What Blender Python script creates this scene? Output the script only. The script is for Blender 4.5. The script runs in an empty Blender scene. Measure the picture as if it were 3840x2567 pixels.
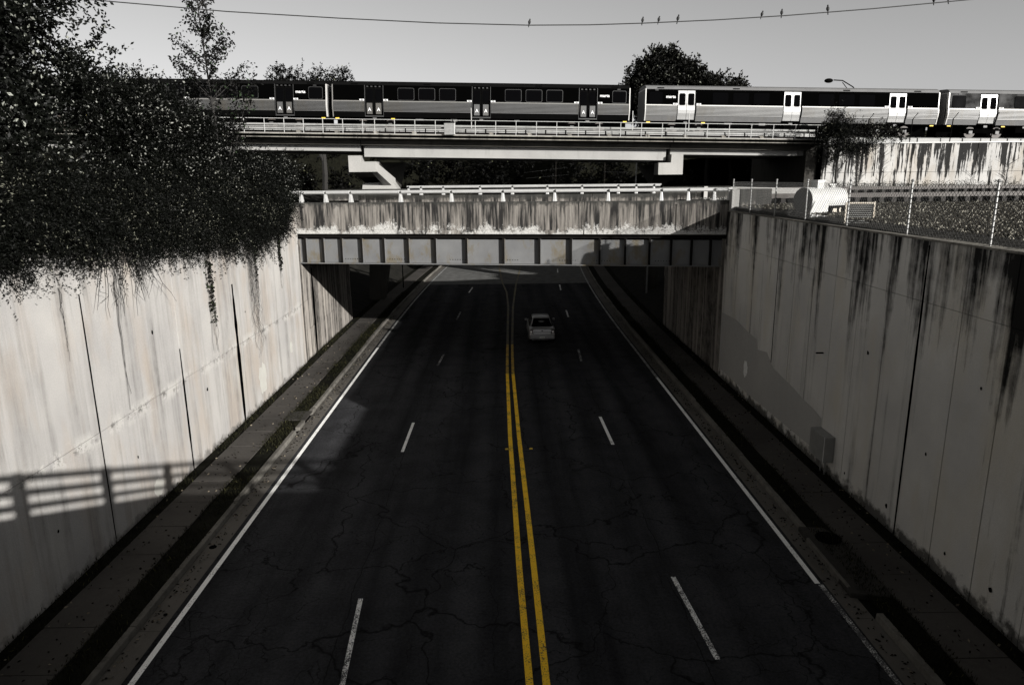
import bpy, math, random
import numpy as np
from mathutils import Vector, Matrix

random.seed(7)
SC = bpy.context.scene
COL = SC.collection

# ------------------------------------------------------------------ camera
EYE = Vector((0.0, 0.0, 9.6))
yaw, pitch, roll = math.radians(0.666), math.radians(13.2), math.radians(0.6)
f_ = Vector((math.sin(yaw) * math.cos(pitch), math.cos(yaw) * math.cos(pitch), -math.sin(pitch)))
r0 = Vector((math.cos(yaw), -math.sin(yaw), 0)); u0 = r0.cross(f_)
r_ = r0 * math.cos(roll) - u0 * math.sin(roll); u_ = r_.cross(f_)
cam = bpy.data.cameras.new('camera'); cam.sensor_width = 36; cam.lens = 24.55
cam.clip_start = 0.1; cam.clip_end = 2000
co = bpy.data.objects.new('camera', cam); COL.objects.link(co)
m = Matrix.Identity(4)
for i in range(3):
    m[i][0] = r_[i]; m[i][1] = u_[i]; m[i][2] = -f_[i]; m[i][3] = EYE[i]
co.matrix_world = m
SC.camera = co
# ------------------------------------------------------------------ light
SUN = Vector((-2.2, 2.6, -1.0)).normalized()          # direction the light travels
EL = math.asin(-SUN.z); AZ = math.atan2(-SUN.x, -SUN.y)  # azimuth of the sun, clockwise from +Y
world = bpy.data.worlds.new('World'); SC.world = world; world.use_nodes = True
wn = world.node_tree; wn.nodes.clear()
sky = wn.nodes.new('ShaderNodeTexSky'); sky.sky_type = 'NISHITA'; sky.sun_disc = False
sky.sun_elevation = EL; sky.sun_rotation = AZ; sky.dust_density = 1.2; sky.air_density = 1.0; sky.ozone_density = 1.0
bw = wn.nodes.new('ShaderNodeRGBToBW'); wn.links.new(sky.outputs[0], bw.inputs[0])
bg = wn.nodes.new('ShaderNodeBackground'); bg.inputs['Strength'].default_value = 0.065
wn.links.new(bw.outputs[0], bg.inputs['Color'])
wo = wn.nodes.new('ShaderNodeOutputWorld'); wn.links.new(bg.outputs[0], wo.inputs[0])
sl = bpy.data.lights.new('sun', 'SUN'); sl.energy = 5.0; sl.angle = math.radians(0.5); sl.color = (1.0, 0.972, 0.93)
so = bpy.data.objects.new('sun', sl); COL.objects.link(so); so.rotation_euler = SUN.to_track_quat('-Z', 'Y').to_euler(); so.location = (20, -20, 30)
SC.view_settings.view_transform = 'Standard'; SC.view_settings.look = 'None'
SC.view_settings.exposure = 1.0; SC.view_settings.gamma = 1.0; SC.view_settings.use_curve_mapping = False

# ------------------------------------------------------------------ material helpers
class NT:
    def __init__(s, name):
        s.m = bpy.data.materials.new(name); s.m.use_nodes = True
        s.t = s.m.node_tree; s.b = s.t.nodes['Principled BSDF']
    def n(s, typ, ins=None, **props):
        d = s.t.nodes.new(typ)
        for k, v in props.items(): setattr(d, k, v)
        for k, v in (ins or {}).items():
            if isinstance(v, bpy.types.NodeSocket): s.t.links.new(v, d.inputs[k])
            else: d.inputs[k].default_value = v
        return d
    def pos(s, sc=(1, 1, 1), src=None):
        p = src or s.n('ShaderNodeNewGeometry').outputs['Position']
        return s.n('ShaderNodeVectorMath', {0: p, 1: sc}, operation='MULTIPLY').outputs[0]
    def noise(s, v, scale, detail=4, rough=.55, dist=0.0):
        return s.n('ShaderNodeTexNoise', {'Vector': v, 'Scale': scale, 'Detail': detail, 'Roughness': rough, 'Distortion': dist}).outputs[0]
    def mr(s, v, a, b, c=0.0, d=1.0):
        return s.n('ShaderNodeMapRange', {0: v, 1: a, 2: b, 3: c, 4: d}).outputs[0]
    def ma(s, op, a, b=0.0):
        return s.n('ShaderNodeMath', {0: a, 1: b}, operation=op).outputs[0]
    def mix(s, f, a, b):
        c4 = lambda c: (*c, 1) if isinstance(c, tuple) and len(c) == 3 else c
        return s.n('ShaderNodeMix', {0: f, 6: c4(a), 7: c4(b)}, data_type='RGBA').outputs[2]
    def z(s):
        p = s.n('ShaderNodeNewGeometry').outputs['Position']
        return s.n('ShaderNodeSeparateXYZ', {0: p}).outputs[2]
    def out(s, col=None, rough=.8, metal=0.0, bump=None, bstr=.3, bdist=.02, spec=.5):
        if col is not None:
            if isinstance(col, tuple): s.b.inputs['Base Color'].default_value = (*col, 1)
            else: s.t.links.new(col, s.b.inputs['Base Color'])
        for k, v in (('Roughness', rough), ('Metallic', metal), ('Specular IOR Level', spec)):
            if isinstance(v, bpy.types.NodeSocket): s.t.links.new(v, s.b.inputs[k])
            else: s.b.inputs[k].default_value = v
        if bump is not None:
            b = s.n('ShaderNodeBump', {'Height': bump, 'Strength': bstr, 'Distance': bdist})
            s.t.links.new(b.outputs[0], s.b.inputs['Normal'])
        return s.m

def concrete(name, c1, c2, dirt, streak=.5, sthr=(.5, .72), sdir=(1, 1, .06), top=None, foot=None, warm=None, grain=.12, sscale=2.2, tk=(.50, 1.05, 4.2), ybias=None, seam=None):
    t = NT(name)
    p = t.pos()
    p0 = t.n('ShaderNodeNewGeometry').outputs['Position']
    big = t.noise(p, .35, 5, .6); mid = t.noise(p, 2.3, 6, .65); fine = t.noise(p, 38, 3, .6)
    col = t.mix(t.mr(big, .35, .65), c1, c2)
    if warm: col = t.mix(t.mr(t.noise(t.pos((1, 1, .35)), .8, 4, .6), .48, .68, 0, .65), col, warm)
    sp = t.pos(sdir)
    st = t.noise(sp, sscale, 5, .62); st2 = t.noise(sp, sscale * 4.5, 4, .6)
    stv = t.ma('ADD', t.ma('MULTIPLY', st, .68), t.ma('MULTIPLY', st2, .32))
    patch = t.mr(mid, .3, .7, .45, 1.0)
    col = t.mix(t.ma('MULTIPLY', t.mr(stv, sthr[0], sthr[1], 0, streak), patch), col, dirt)
    if top:     # run-off stain hanging from the coping: (z_low, z_high, amount, colour)
        zz = t.mr(t.z(), top[0], top[1])
        k = t.ma('ADD', zz, t.ma('MULTIPLY', t.ma('SUBTRACT', stv, .5), tk[2]))
        k = t.ma('ADD', k, t.ma('MULTIPLY', t.ma('SUBTRACT', mid, .5), .9))
        if ybias:
            yv = t.n('ShaderNodeSeparateXYZ', {0: p0}).outputs[1]
            k = t.ma('ADD', k, t.mr(yv, *ybias))
        col = t.mix(t.mr(k, tk[0], tk[1], 0, top[2]), col, top[3] if len(top) > 3 else dirt)
    if seam:     # crumbling, repaired construction joint
        dz = t.ma('ABSOLUTE', t.ma('SUBTRACT', t.z(), t.ma('ADD', seam[0], t.ma('MULTIPLY', t.ma('SUBTRACT', big, .5), .25))))
        sn = t.noise(p, 1.1, 6, .75)
        col = t.mix(t.ma('MULTIPLY', t.mr(dz, .10, .34, .8, 0), t.mr(sn, .50, .54)), col, seam[1])
        col = t.mix(t.ma('MULTIPLY', t.mr(dz, .02, .16, .9, 0), t.mr(t.noise(p, 2.6, 6, .8), .53, .58)), col, dirt)
    if foot:
        zz = t.mr(t.z(), foot[0], foot[1], 1, 0)
        k = t.ma('ADD', zz, t.ma('MULTIPLY', t.ma('SUBTRACT', mid, .5), 2.0))
        col = t.mix(t.mr(k, .45, .8, 0, foot[2]), col, dirt)
    g = t.mr(fine, .25, .75, 1 - grain, 1 + grain)
    col = t.n('ShaderNodeVectorMath', {0: col, 'Scale': g}, operation='SCALE').outputs[0]
    return t.out(col, .88, bump=t.ma('ADD', mid, t.ma('MULTIPLY', fine, .5)), bstr=.35, bdist=.02, spec=.1)

def flat(name, c, rough=.6, metal=0.0, var=.25, scale=3.0, spec=.5, dirt=None):
    t = NT(name); p = t.pos()
    n = t.noise(p, scale, 5, .6)
    col = t.mix(t.mr(n, .3, .7), tuple(x * (1 - var) for x in c), tuple(min(1, x * (1 + var)) for x in c))
    if dirt: col = t.mix(t.mr(t.noise(t.pos((1, 1, .25)), scale * .8, 5, .7), .52, .72, 0, .7), col, dirt)
    return t.out(col, rough, metal, bump=t.noise(p, scale * 12, 3), bstr=.12, bdist=.01, spec=spec)

def asphalt_mat():
    t = NT('asphalt'); p = t.pos()
    warp = t.n('ShaderNodeVectorMath', {0: p, 1: t.n('ShaderNodeVectorMath', {0: t.n('ShaderNodeTexNoise', {'Vector': p, 'Scale': 1.1, 'Detail': 5}).outputs[1], 1: (1.6, 1.6, 0)}, operation='MULTIPLY').outputs[0]}, operation='ADD').outputs[0]
    vor = t.n('ShaderNodeTexVoronoi', {'Vector': warp, 'Scale': .27}, feature='DISTANCE_TO_EDGE').outputs[0]
    vor2 = t.n('ShaderNodeTexVoronoi', {'Vector': warp, 'Scale': .95}, feature='DISTANCE_TO_EDGE').outputs[0]
    mask = t.mr(t.noise(p, .22, 3), .42, .54)
    crack = t.mr(vor, .0, .009, 1, 0)
    crack2 = t.ma('MULTIPLY', t.mr(vor2, .0, .012, 1, 0), mask)
    cr = t.ma('MAXIMUM', crack, crack2)
    lane = t.noise(t.pos((1.0, .06, 1)), .9, 4, .6)
    mid = t.noise(p, .8, 6, .65); fine = t.noise(p, 55, 3, .7)
    xs = t.n('ShaderNodeSeparateXYZ', {0: p}); X_, Y_ = xs.outputs[0], xs.outputs[1]
    wig = t.noise(t.pos((0, 1, 0)), .55, 6, .65)
    for x0, wd in ((-3.66, .016), (4.0, .018), (-.30, .012), (-5.6, .008), (2.1, .007)):
        dd = t.ma('ABSOLUTE', t.ma('SUBTRACT', t.ma('SUBTRACT', X_, x0), t.ma('MULTIPLY', t.ma('SUBTRACT', wig, .5), .9 if wd < .015 else .45)))
        cr = t.ma('MAXIMUM', cr, t.ma('MULTIPLY', t.mr(dd, 0, wd, 1, 0), t.mr(t.noise(t.pos((1, .3, 1)), 1.3 + wd * 30, 3), .42, .5)))
    tracks = t.ma('COSINE', t.ma('MULTIPLY', t.ma('SUBTRACT', X_, .9), 3.43))
    grit = t.noise(p, 14, 4, .8)
    base = t.mix(t.mr(lane, .35, .65), (.017, .0175, .019), (.040, .0405, .0435))
    base = t.mix(t.mr(tracks, -.2, 1, 0, .4), base, (.060, .0605, .065))
    base = t.n('ShaderNodeVectorMath', {0: base, 'Scale': t.mr(grit, .3, .7, .6, 1.4)}, operation='SCALE').outputs[0]
    base = t.mix(t.mr(mid, .38, .66, 0, .40), base, (.008, .008, .0085))
    base = t.mix(t.ma('MULTIPLY', cr, .85), base, (.004, .004, .004))
    base = t.n('ShaderNodeVectorMath', {0: base, 'Scale': t.mr(fine, .2, .8, .55, 1.45)}, operation='SCALE').outputs[0]
    return t.out(base, .93, bump=t.ma('SUBTRACT', fine, cr), bstr=.5, bdist=.01, spec=.03)

def paint_mat(name, c, wear):
    t = NT(name); p = t.pos()
    w = t.noise(p, 34, 4, .75); w2 = t.noise(p, 2.2, 4, .6)
    k = t.ma('ADD', w, t.ma('MULTIPLY', t.ma('SUBTRACT', w2, .5), .5))
    col = t.mix(t.mr(k, wear - .02, wear + .05), c, (.035, .035, .037))
    return t.out(col, .75, bump=w, bstr=.2, bdist=.005)

def leaf_mat(name, dark, light, frac=.82, rough=.42, spec=.5, patch=.9):
    t = NT(name)
    r = t.n('ShaderNodeNewGeometry').outputs['Random Per Island']
    r = t.ma('MULTIPLY', r, t.mr(t.noise(t.pos(), patch, 3, .6), .42, .56, .86, 1.0)) if patch else r
    col = t.mix(t.mr(r, 0, 1), dark, tuple(x * 2.0 for x in dark))
    col = t.mix(t.mr(r, frac, frac + .02), col, light)  # on foliage, the few pale leaves put sun glints into the colour
    return t.out(col, rough, spec=spec)

M = {}
M['asphalt'] = asphalt_mat()
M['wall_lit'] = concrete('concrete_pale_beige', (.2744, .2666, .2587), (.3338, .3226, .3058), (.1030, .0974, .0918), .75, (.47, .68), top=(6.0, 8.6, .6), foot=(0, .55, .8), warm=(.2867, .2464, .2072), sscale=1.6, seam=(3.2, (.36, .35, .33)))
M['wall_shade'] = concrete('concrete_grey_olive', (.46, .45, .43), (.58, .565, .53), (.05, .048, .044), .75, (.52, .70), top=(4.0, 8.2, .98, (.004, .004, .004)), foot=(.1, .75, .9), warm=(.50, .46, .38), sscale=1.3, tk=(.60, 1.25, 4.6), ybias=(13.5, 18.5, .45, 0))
M['abut'] = concrete('concrete_streaked_brown', (.20, .185, .17), (.31, .285, .255), (.012, .011, .010), .97, (.44, .54), sdir=(1, 1, .03), foot=(0, .4, .5), sscale=2.6)
M['ret'] = concrete('concrete_white_runoff', (.284, .280, .270), (.355, .348, .334), (.014, .014, .014), .7, (.54, .64), top=(7.4, 12.4, .97, (.006, .006, .006)), foot=(8.2, 9.4, .5), warm=(.213, .185, .149), sscale=1.7, tk=(.52, .72, 7.5))
M['pier'] = concrete('concrete_pier', (.2176, .2142, .2048), (.2652, .2592, .2473), (.0723, .0697, .0603), .45, (.55, .72))
M['beam'] = concrete('concrete_beam', (.2059, .2033, .1971), (.2499, .2464, .2376), (.1065, .1030, .1003), .6, (.52, .74), sdir=(1, 1, .25), sscale=1.2)
M['conc_dark'] = concrete('concrete_dirt_and_shade', (.0275, .0260, .0235), (.0450, .0425, .0375), (.0075, .0070, .0065), .7, (.48, .66))  # on piers, abutment and viaduct this dark colour stands in for shade
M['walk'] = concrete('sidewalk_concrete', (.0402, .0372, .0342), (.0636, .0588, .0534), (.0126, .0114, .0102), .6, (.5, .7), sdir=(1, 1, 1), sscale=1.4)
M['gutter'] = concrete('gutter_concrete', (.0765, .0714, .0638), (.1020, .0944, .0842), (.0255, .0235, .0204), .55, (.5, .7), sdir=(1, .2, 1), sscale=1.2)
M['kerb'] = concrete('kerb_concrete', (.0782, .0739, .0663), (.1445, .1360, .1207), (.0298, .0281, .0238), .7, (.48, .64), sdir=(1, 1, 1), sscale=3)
M['deck'] = concrete('deck_concrete', (.121, .115, .103), (.192, .181, .160), (.014, .014, .013), .9, (.46, .62))

def parapet_mat():
    t = NT('concrete_parapet_lichen'); p = t.pos()
    sp = t.pos((1, 1, .07)); st = t.noise(sp, 2.4, 5, .65); st2 = t.noise(sp, 9, 4, .6)
    stv = t.ma('ADD', t.ma('MULTIPLY', st, .55), t.ma('MULTIPLY', st2, .45))
    col = t.mix(t.mr(stv, .44, .565), (.010, .0095, .009), (.15, .138, .124))
    col = t.mix(t.mr(stv, .59, .68, 0, .8), col, (.26, .25, .23))
    n = t.noise(t.pos((1, 1, .6)), 8.5, 8, .8); n2 = t.noise(p, .8, 3)
    zz = t.mr(t.z(), 6.95, 7.75, .24, -.14)
    k = t.ma('ADD', t.ma('ADD', n, zz), t.ma('MULTIPLY', t.ma('SUBTRACT', n2, .5), .9))
    col = t.mix(t.mr(k, .58, .68), col, (.35, .345, .33))
    ck = t.n('ShaderNodeTexVoronoi', {'Vector': p, 'Scale': 7.0}, feature='DISTANCE_TO_EDGE').outputs[0]
    col = t.mix(t.ma('MULTIPLY', t.mr(ck, 0, .05, .8, 0), t.mr(k, .58, .7)), col, (.04, .04, .035))
    zt = t.mr(t.z(), 8.15, 8.6, 0, .5)
    col = t.mix(t.mr(t.ma('ADD', zt, t.noise(p, 4, 5, .7)), .62, .85, 0, .9), col, (.02, .02, .018))
    return t.out(col, .9, bump=n, bstr=.4, bdist=.03, spec=.25)
M['parapet'] = parapet_mat()

def girder_mat():
    t = NT('painted_steel_girder'); p = t.pos()
    n = t.noise(p, .9, 5, .6); n2 = t.noise(p, 9, 6, .7)
    col = t.mix(t.mr(n, .35, .7), (.085, .086, .088), (.112, .113, .113))
    k = t.ma('ADD', t.noise(t.pos((1, 1, .5)), 1.5, 6, .72), t.ma('MULTIPLY', n2, .15))
    col = t.mix(t.mr(k, .58, .72, 0, .75), col, (.08, .062, .03))
    return t.out(col, .65, bump=n2, bstr=.15, bdist=.01)
M['girder'] = girder_mat()
M['girder_dark'] = flat('dark_steel_edge', (.006, .0055, .005), .9, spec=.05)  # near-black steel for stiffeners, flange and inner girders
M['white_line'] = paint_mat('white_road_paint', (.80, .80, .78), .60)
M['white_worn'] = paint_mat('white_road_paint_worn', (.80, .80, .78), .50)
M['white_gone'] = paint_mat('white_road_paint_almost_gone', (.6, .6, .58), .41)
M['white_shaded'] = paint_mat('shaded_white_road_paint', (.30, .30, .29), .50)  # worn paint with the bridge's shade put into its colour
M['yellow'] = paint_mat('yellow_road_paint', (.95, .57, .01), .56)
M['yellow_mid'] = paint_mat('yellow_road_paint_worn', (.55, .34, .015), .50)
M['yellow_dim'] = paint_mat('yellow_road_paint_dim', (.15, .115, .03), .46)  # darker and more worn yellow for the far stretch
M['alu'] = flat('aluminium_rail', (.391, .391, .383), .42, .3, .08, 2)
M['galv'] = flat('galvanised_steel', (.2160, .2160, .2104), .45, .5, .15, 6)
M['mesh_wire'] = flat('weathered_fence_wire', (.1120, .1120, .1085), .6, .2, .1, 5)
M['white_rail'] = flat('white_painted_rail', (.2933, .2933, .2850), .5, 0, .1, 5)
M['cover'] = flat('white_cover_board', (.1848, .1848, .1786), .6, 0, .2, 1.5, dirt=(.0707, .0682, .0614))
M['black'] = flat('black_iron', (.0015, .0015, .0015), .9, spec=.02)
M['wire'] = flat('black_cable', (.006, .006, .006), .8)
M['void'] = flat('void_black', (.001, .001, .001), .95, spec=.0)  # near-black stands in for shade in gaps, holes and under floors
M['dirt'] = flat('bare_dark_soil', (.010, .0095, .008), .95, 0, .6, 2.0, spec=.1)
M['soil'] = flat('dark_grass_soil', (.006, .006, .004), .95, 0, .6, 3.0, spec=.05)
M['ballast'] = flat('railway_ballast', (.0385, .0371, .0336), .95, 0, .8, 11.0, dirt=(.0105, .0098, .0077), spec=.1)
M['stone'] = leaf_mat('ballast_stone', (.03, .03, .028), (.40, .395, .37), .76, .9, .1, 0)
M['stone_b'] = leaf_mat('ballast_stone_brown', (.022, .02, .016), (.30, .285, .24), .82, .9, .1, 0)
M['tie'] = flat('timber_tie', (.02, .018, .016), .9)
M['rail'] = flat('rusty_rail', (.035, .028, .023), .6)
M['steel'] = flat('stainless_flute', (.142, .142, .140), .42, .2, .10, .8, dirt=(.099, .089, .071))
M['steel_shaded'] = flat('stainless_shaded', (.071, .071, .071), .5, .25, .12, .8, dirt=(.064, .057, .043))  # same steel as the bright cars, its darker reflection put into the colour
M['skirt'] = flat('skirt_grey', (.071, .071, .071), .55, .1, .15, 1.5, dirt=(.078, .071, .057))
M['groove'] = flat('dark_groove', (.02, .02, .019), .8, 0, .1, 2, spec=.1)  # backing darker than the ribs laid over it
M['belt'] = flat('belt_bright', (.408, .400, .384), .4, .1, .05, 1)
M['belt_shaded'] = flat('belt_pale', (.1420, .1385, .1315), .4, .1, .05, 1)
M['door'] = flat('polished_door', (.31, .31, .305), .36, .35, .05, .6)
M['roofm'] = flat('roof_cove', (.099, .099, .099), .7, 0, .1, 1, spec=.15)
M['roof_shaded'] = flat('roof_cove_dark', (.004, .004, .004), .9, 0, .1, 1, spec=.0)
M['band'] = flat('black_window_band', (.0008, .0008, .0008), .9, 0, .1, 1, spec=.0)
M['band_grey'] = flat('smeared_window_band', (.03, .03, .03), .8, 0, .95, 1.1, spec=.05)  # grey reflection on the black band put into the colour
M['glass'] = flat('dark_glass', (.0015, .0015, .0017), .9, 0, .05, 1, spec=.0)
M['glass_grey'] = flat('grey_glass', (.004, .004, .0042), .8, 0, .5, 1.2, spec=.02)
M['frame_w'] = flat('pale_gasket', (.0160, .0160, .0160), .6)
M['letter'] = flat('white_lettering', (.568, .568, .568), .6, 0, .02)
M['yellow_tag'] = flat('yellow_tag', (.62, .42, .04), .6, 0, .1)
M['tank'] = flat('white_tank_paint', (.412, .412, .401), .55, 0, .04, 2, dirt=(.327, .320, .305))
M['tank_end'] = flat('dark_tank_end', (.03, .03, .03), .6)
M['beige'] = flat('beige_frame_paint', (.391, .355, .298), .6, 0, .15, 5, dirt=(.213, .142, .071))
M['box'] = flat('grey_box_paint', (.20, .20, .19), .5, .1, .15, 3)
M['whitewash'] = flat('white_paint_blotch', (.70, .70, .68), .8, 0, .1, 5)
M['carpaint'] = flat('silver_car_paint', (.22, .22, .22), .3, .5, .03, 1)
M['carglass'] = flat('car_glass', (.004, .004, .005), .08, 0, .02, 1, spec=.4)
M['tyre'] = flat('tyre_rubber', (.01, .01, .01), .9)
M['lamp_red'] = flat('tail_light_lens', (.06, .04, .04), .25, 0, .1)
M['lamp_clear'] = flat('tail_light_clear', (.8, .78, .76), .2, 0, .05)
M['plate'] = flat('number_plate', (.55, .55, .53), .5, 0, .05)
M['chrome'] = flat('chrome_trim', (.8, .8, .8), .2, .8, .02)
M['bark'] = flat('dark_bark', (.010, .009, .008), .95, 0, .4, 8)
M['bark_pale'] = flat('pale_twig', (.16, .14, .12), .9, 0, .4, 8)
M['leaf_big'] = leaf_mat('broad_leaves', (.0012, .0015, .001), (.20, .205, .18), .88, .5, .10)
M['leaf_shrub'] = leaf_mat('shrub_leaves', (.001, .0012, .0008), (.17, .172, .155), .895, .5, .08)
M['leaf_needle'] = leaf_mat('needle_sprays', (.0008, .001, .0006), (.10, .10, .078), .93, .6, .08)
M['leaf_young'] = leaf_mat('young_tree_leaves', (.001, .001, .0008), (.02, .032, .016), .85, .6, .08)
M['leaf_far'] = leaf_mat('far_tree_leaves', (.0008, .0008, .0006), (.16, .165, .10), .975, .6, .05)
M['leaf_oak'] = leaf_mat('round_tree_leaves', (.0015, .0015, .001), (.13, .135, .11), .90, .6, .1)
M['ivy'] = leaf_mat('ivy_leaves', (.0015, .0015, .001), (.015, .022, .009), .8, .6, .08)
M['litter'] = leaf_mat('dead_leaves', (.006, .005, .004), (.14, .12, .09), .75, .9, .05, 0)
M['grassm'] = leaf_mat('dry_grass', (.008, .008, .004), (.05, .047, .02), .9, .8, .05)

# ------------------------------------------------------------------ mesh helpers
class MB:
    def __init__(s): s.v = []; s.f = []
    def add(s, vs, fs):
        o = len(s.v); s.v += [tuple(v) for v in vs]; s.f += [tuple(i + o for i in f) for f in fs]; return s
    def box(s, x0, x1, y0, y1, z0, z1):
        return s.add([(x0, y0, z0), (x1, y0, z0), (x1, y1, z0), (x0, y1, z0), (x0, y0, z1), (x1, y0, z1), (x1, y1, z1), (x0, y1, z1)],
                     [(0, 3, 2, 1), (4, 5, 6, 7), (0, 1, 5, 4), (1, 2, 6, 5), (2, 3, 7, 6), (3, 0, 4, 7)])
    def hexa(s, a, b):       # two quads a (4 pts) and b (4 pts)
        return s.add(list(a) + list(b), [(3, 2, 1, 0), (4, 5, 6, 7), (0, 1, 5, 4), (1, 2, 6, 5), (2, 3, 7, 6), (3, 0, 4, 7)])
    def prism(s, pts, axis, a, b):
        """polygon pts in the two other axes, extruded along axis from a to b"""
        def P(p, t): return {'x': (t, p[0], p[1]), 'y': (p[0], t, p[1]), 'z': (p[0], p[1], t)}[axis]
        n = len(pts)
        return s.add([P(p, a) for p in pts] + [P(p, b) for p in pts],
                     [tuple(range(n)), tuple(range(2 * n - 1, n - 1, -1))] + [(i, i + n, (i + 1) % n + n, (i + 1) % n) for i in range(n)])
    def tube(s, pts, r, n=6, r1=None):
        pts = [Vector(p) for p in pts]; k = len(pts); vs = []; fs = []
        for i, p in enumerate(pts):
            d = (pts[min(i + 1, k - 1)] - pts[max(i - 1, 0)]).normalized()
            a = Vector((0, 0, 1)) if abs(d.z) < .9 else Vector((1, 0, 0))
            e1 = d.cross(a).normalized(); e2 = d.cross(e1)
            rr = r if r1 is None else r + (r1 - r) * i / max(1, k - 1)
            for j in range(n):
                t = 2 * math.pi * (j + .5) / n
                vs.append(p + e1 * rr * math.cos(t) + e2 * rr * math.sin(t))
        for i in range(k - 1):
            for j in range(n):
                fs.append((i * n + j, i * n + (j + 1) % n, (i + 1) * n + (j + 1) % n, (i + 1) * n + j))
        fs.append(tuple(range(n))[::-1]); fs.append(tuple((k - 1) * n + j for j in range(n)))
        return s.add(vs, fs)
    def ball(s, c, r, n=8, sc=(1, 1, 1)):
        vs = []; fs = []
        for i in range(n + 1):
            th = math.pi * i / n
            for j in range(n * 2):
                ph = math.pi * j / n
                vs.append((c[0] + r * sc[0] * math.sin(th) * math.cos(ph), c[1] + r * sc[1] * math.sin(th) * math.sin(ph), c[2] + r * sc[2] * math.cos(th)))
        m_ = n * 2
        for i in range(n):
            for j in range(m_):
                fs.append((i * m_ + j, (i + 1) * m_ + j, (i + 1) * m_ + (j + 1) % m_, i * m_ + (j + 1) % m_))
        return s.add(vs, fs)
    def loft(s, rings, caps=True):
        n = len(rings[0]); vs = [p for r in rings for p in r]; fs = []
        for i in range(len(rings) - 1):
            for j in range(n):
                fs.append((i * n + j, i * n + (j + 1) % n, (i + 1) * n + (j + 1) % n, (i + 1) * n + j))
        if caps: fs.append(tuple(range(n))[::-1]); fs.append(tuple((len(rings) - 1) * n + j for j in range(n)))
        return s.add(vs, fs)
    def build(s, name, mat, parent=None, smooth=False, bevel=0, **tags):
        me = bpy.data.meshes.new(name); me.from_pydata(s.v, [], s.f); me.update()
        o = link(name, me, mat, parent, **tags)
        if smooth: me.shade_smooth()
        if bevel:
            b = o.modifiers.new('bevel', 'BEVEL'); b.width = bevel; b.segments = 2; b.limit_method = 'ANGLE'
        return o
def link(name, me, mat, parent=None, **tags):
    if mat is not None and len(me.materials) == 0: me.materials.append(M[mat] if isinstance(mat, str) else mat)
    o = bpy.data.objects.new(name, me); COL.objects.link(o)
    if parent is not None: o.parent = parent
    for k, v in tags.items():
        if v: o[k] = v
    return o
def thing(name, label, cat, loc=(0, 0, 0), rot=(0, 0, 0), group=None):
    o = bpy.data.objects.new(name, None); COL.objects.link(o); o.location = loc; o.rotation_euler = rot
    o.empty_display_size = .2
    o['label'] = label; o['category'] = cat
    if group: o['group'] = group
    return o
def copy_tree(o, parent=None):
    c = o.copy(); COL.objects.link(c); c.parent = parent
    for ch in list(o.children): copy_tree(ch, c)
    return c
def text_mesh(body, size, depth=.01):
    cu = bpy.data.curves.new('lettering', 'FONT'); cu.body = body; cu.size = size; cu.extrude = depth; cu.align_x = 'CENTER'; cu.offset = size * .02
    ob = bpy.data.objects.new('lettering', cu); COL.objects.link(ob)
    me = bpy.data.meshes.new_from_object(ob)
    bpy.data.objects.remove(ob)
    return me
def np_mesh(name, V, F, mat, parent=None, **tags):
    """V (n,3), F (m,k) quads or tris"""
    me = bpy.data.meshes.new(name); k = F.shape[1]
    me.vertices.add(len(V)); me.vertices.foreach_set('co', V.astype(np.float32).ravel())
    me.loops.add(F.size); me.loops.foreach_set('vertex_index', F.astype(np.int32).ravel())
    me.polygons.add(len(F)); me.polygons.foreach_set('loop_start', np.arange(0, F.size, k, dtype=np.int32))
    me.polygons.foreach_set('loop_total', np.full(len(F), k, dtype=np.int32))
    me.update(calc_edges=True)
    return link(name, me, mat, parent, **tags)
def unit(a): return a / (np.linalg.norm(a, axis=-1, keepdims=True) + 1e-9)
def leaf_quads(P, D, L, W, rng):
    n = len(P); D = unit(D); A = unit(rng.normal(size=(n, 3))); S = unit(np.cross(D, A))
    L = L * rng.uniform(.6, 1.25, (n, 1)); W = W * rng.uniform(.7, 1.2, (n, 1))
    V = np.stack([P, P + D * L * .5 + S * W * .5, P + D * L, P + D * L * .5 - S * W * .5], 1).reshape(-1, 3)
    return V, np.arange(4 * n).reshape(n, 4)
def foliage(name, blobs, twigs, per, L, W, tl, up, mat, seed, parent=None, outw=.8, shell=.55, keep=None, clump=(16, .21), **tags):
    """leafy shoots spread through ellipsoids; blobs = (x, y, z, rx, ry, rz)"""
    rng = np.random.default_rng(seed); B = np.array(blobs, float)
    w = (B[:, 3] * B[:, 4] * B[:, 5]) ** (2 / 3); idx = rng.choice(len(B), twigs, p=w / w.sum())
    d = unit(rng.normal(size=(twigs, 3))); r = rng.uniform(shell ** 3, 1, (twigs, 1)) ** (1 / 3)
    C = B[idx, :3] + d * B[idx, 3:] * r
    if clump:
        K = max(4, twigs // clump[0]); Q = C[:K]; own = rng.integers(0, K, twigs)
        off = rng.normal(size=(twigs, 3)) * clump[1]
        d = unit(off + d[own] * clump[1] * .8); C = Q[own] + off
    g = unit(d * outw + rng.normal(size=(twigs, 3)) * .6 + np.array(up))
    t = rng.uniform(0, 1, (twigs, per, 1)); ln = tl * rng.uniform(.4, 1.3, (twigs, 1, 1))
    P = C[:, None] + g[:, None] * t * ln + rng.normal(size=(twigs, per, 3)) * L * .25
    P[..., 2] -= (t[..., 0] ** 2) * ln[..., 0] * .15
    Dv = g[:, None] * .7 + rng.normal(size=(twigs, per, 3)) * .8
    P = P.reshape(-1, 3); Dv = Dv.reshape(-1, 3)
    if keep is not None:
        k = keep(P); P = P[k]; Dv = Dv[k]
    V, F = leaf_quads(P, Dv, L, W, rng)
    return np_mesh(name, V, F, mat, parent, **tags)
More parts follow.
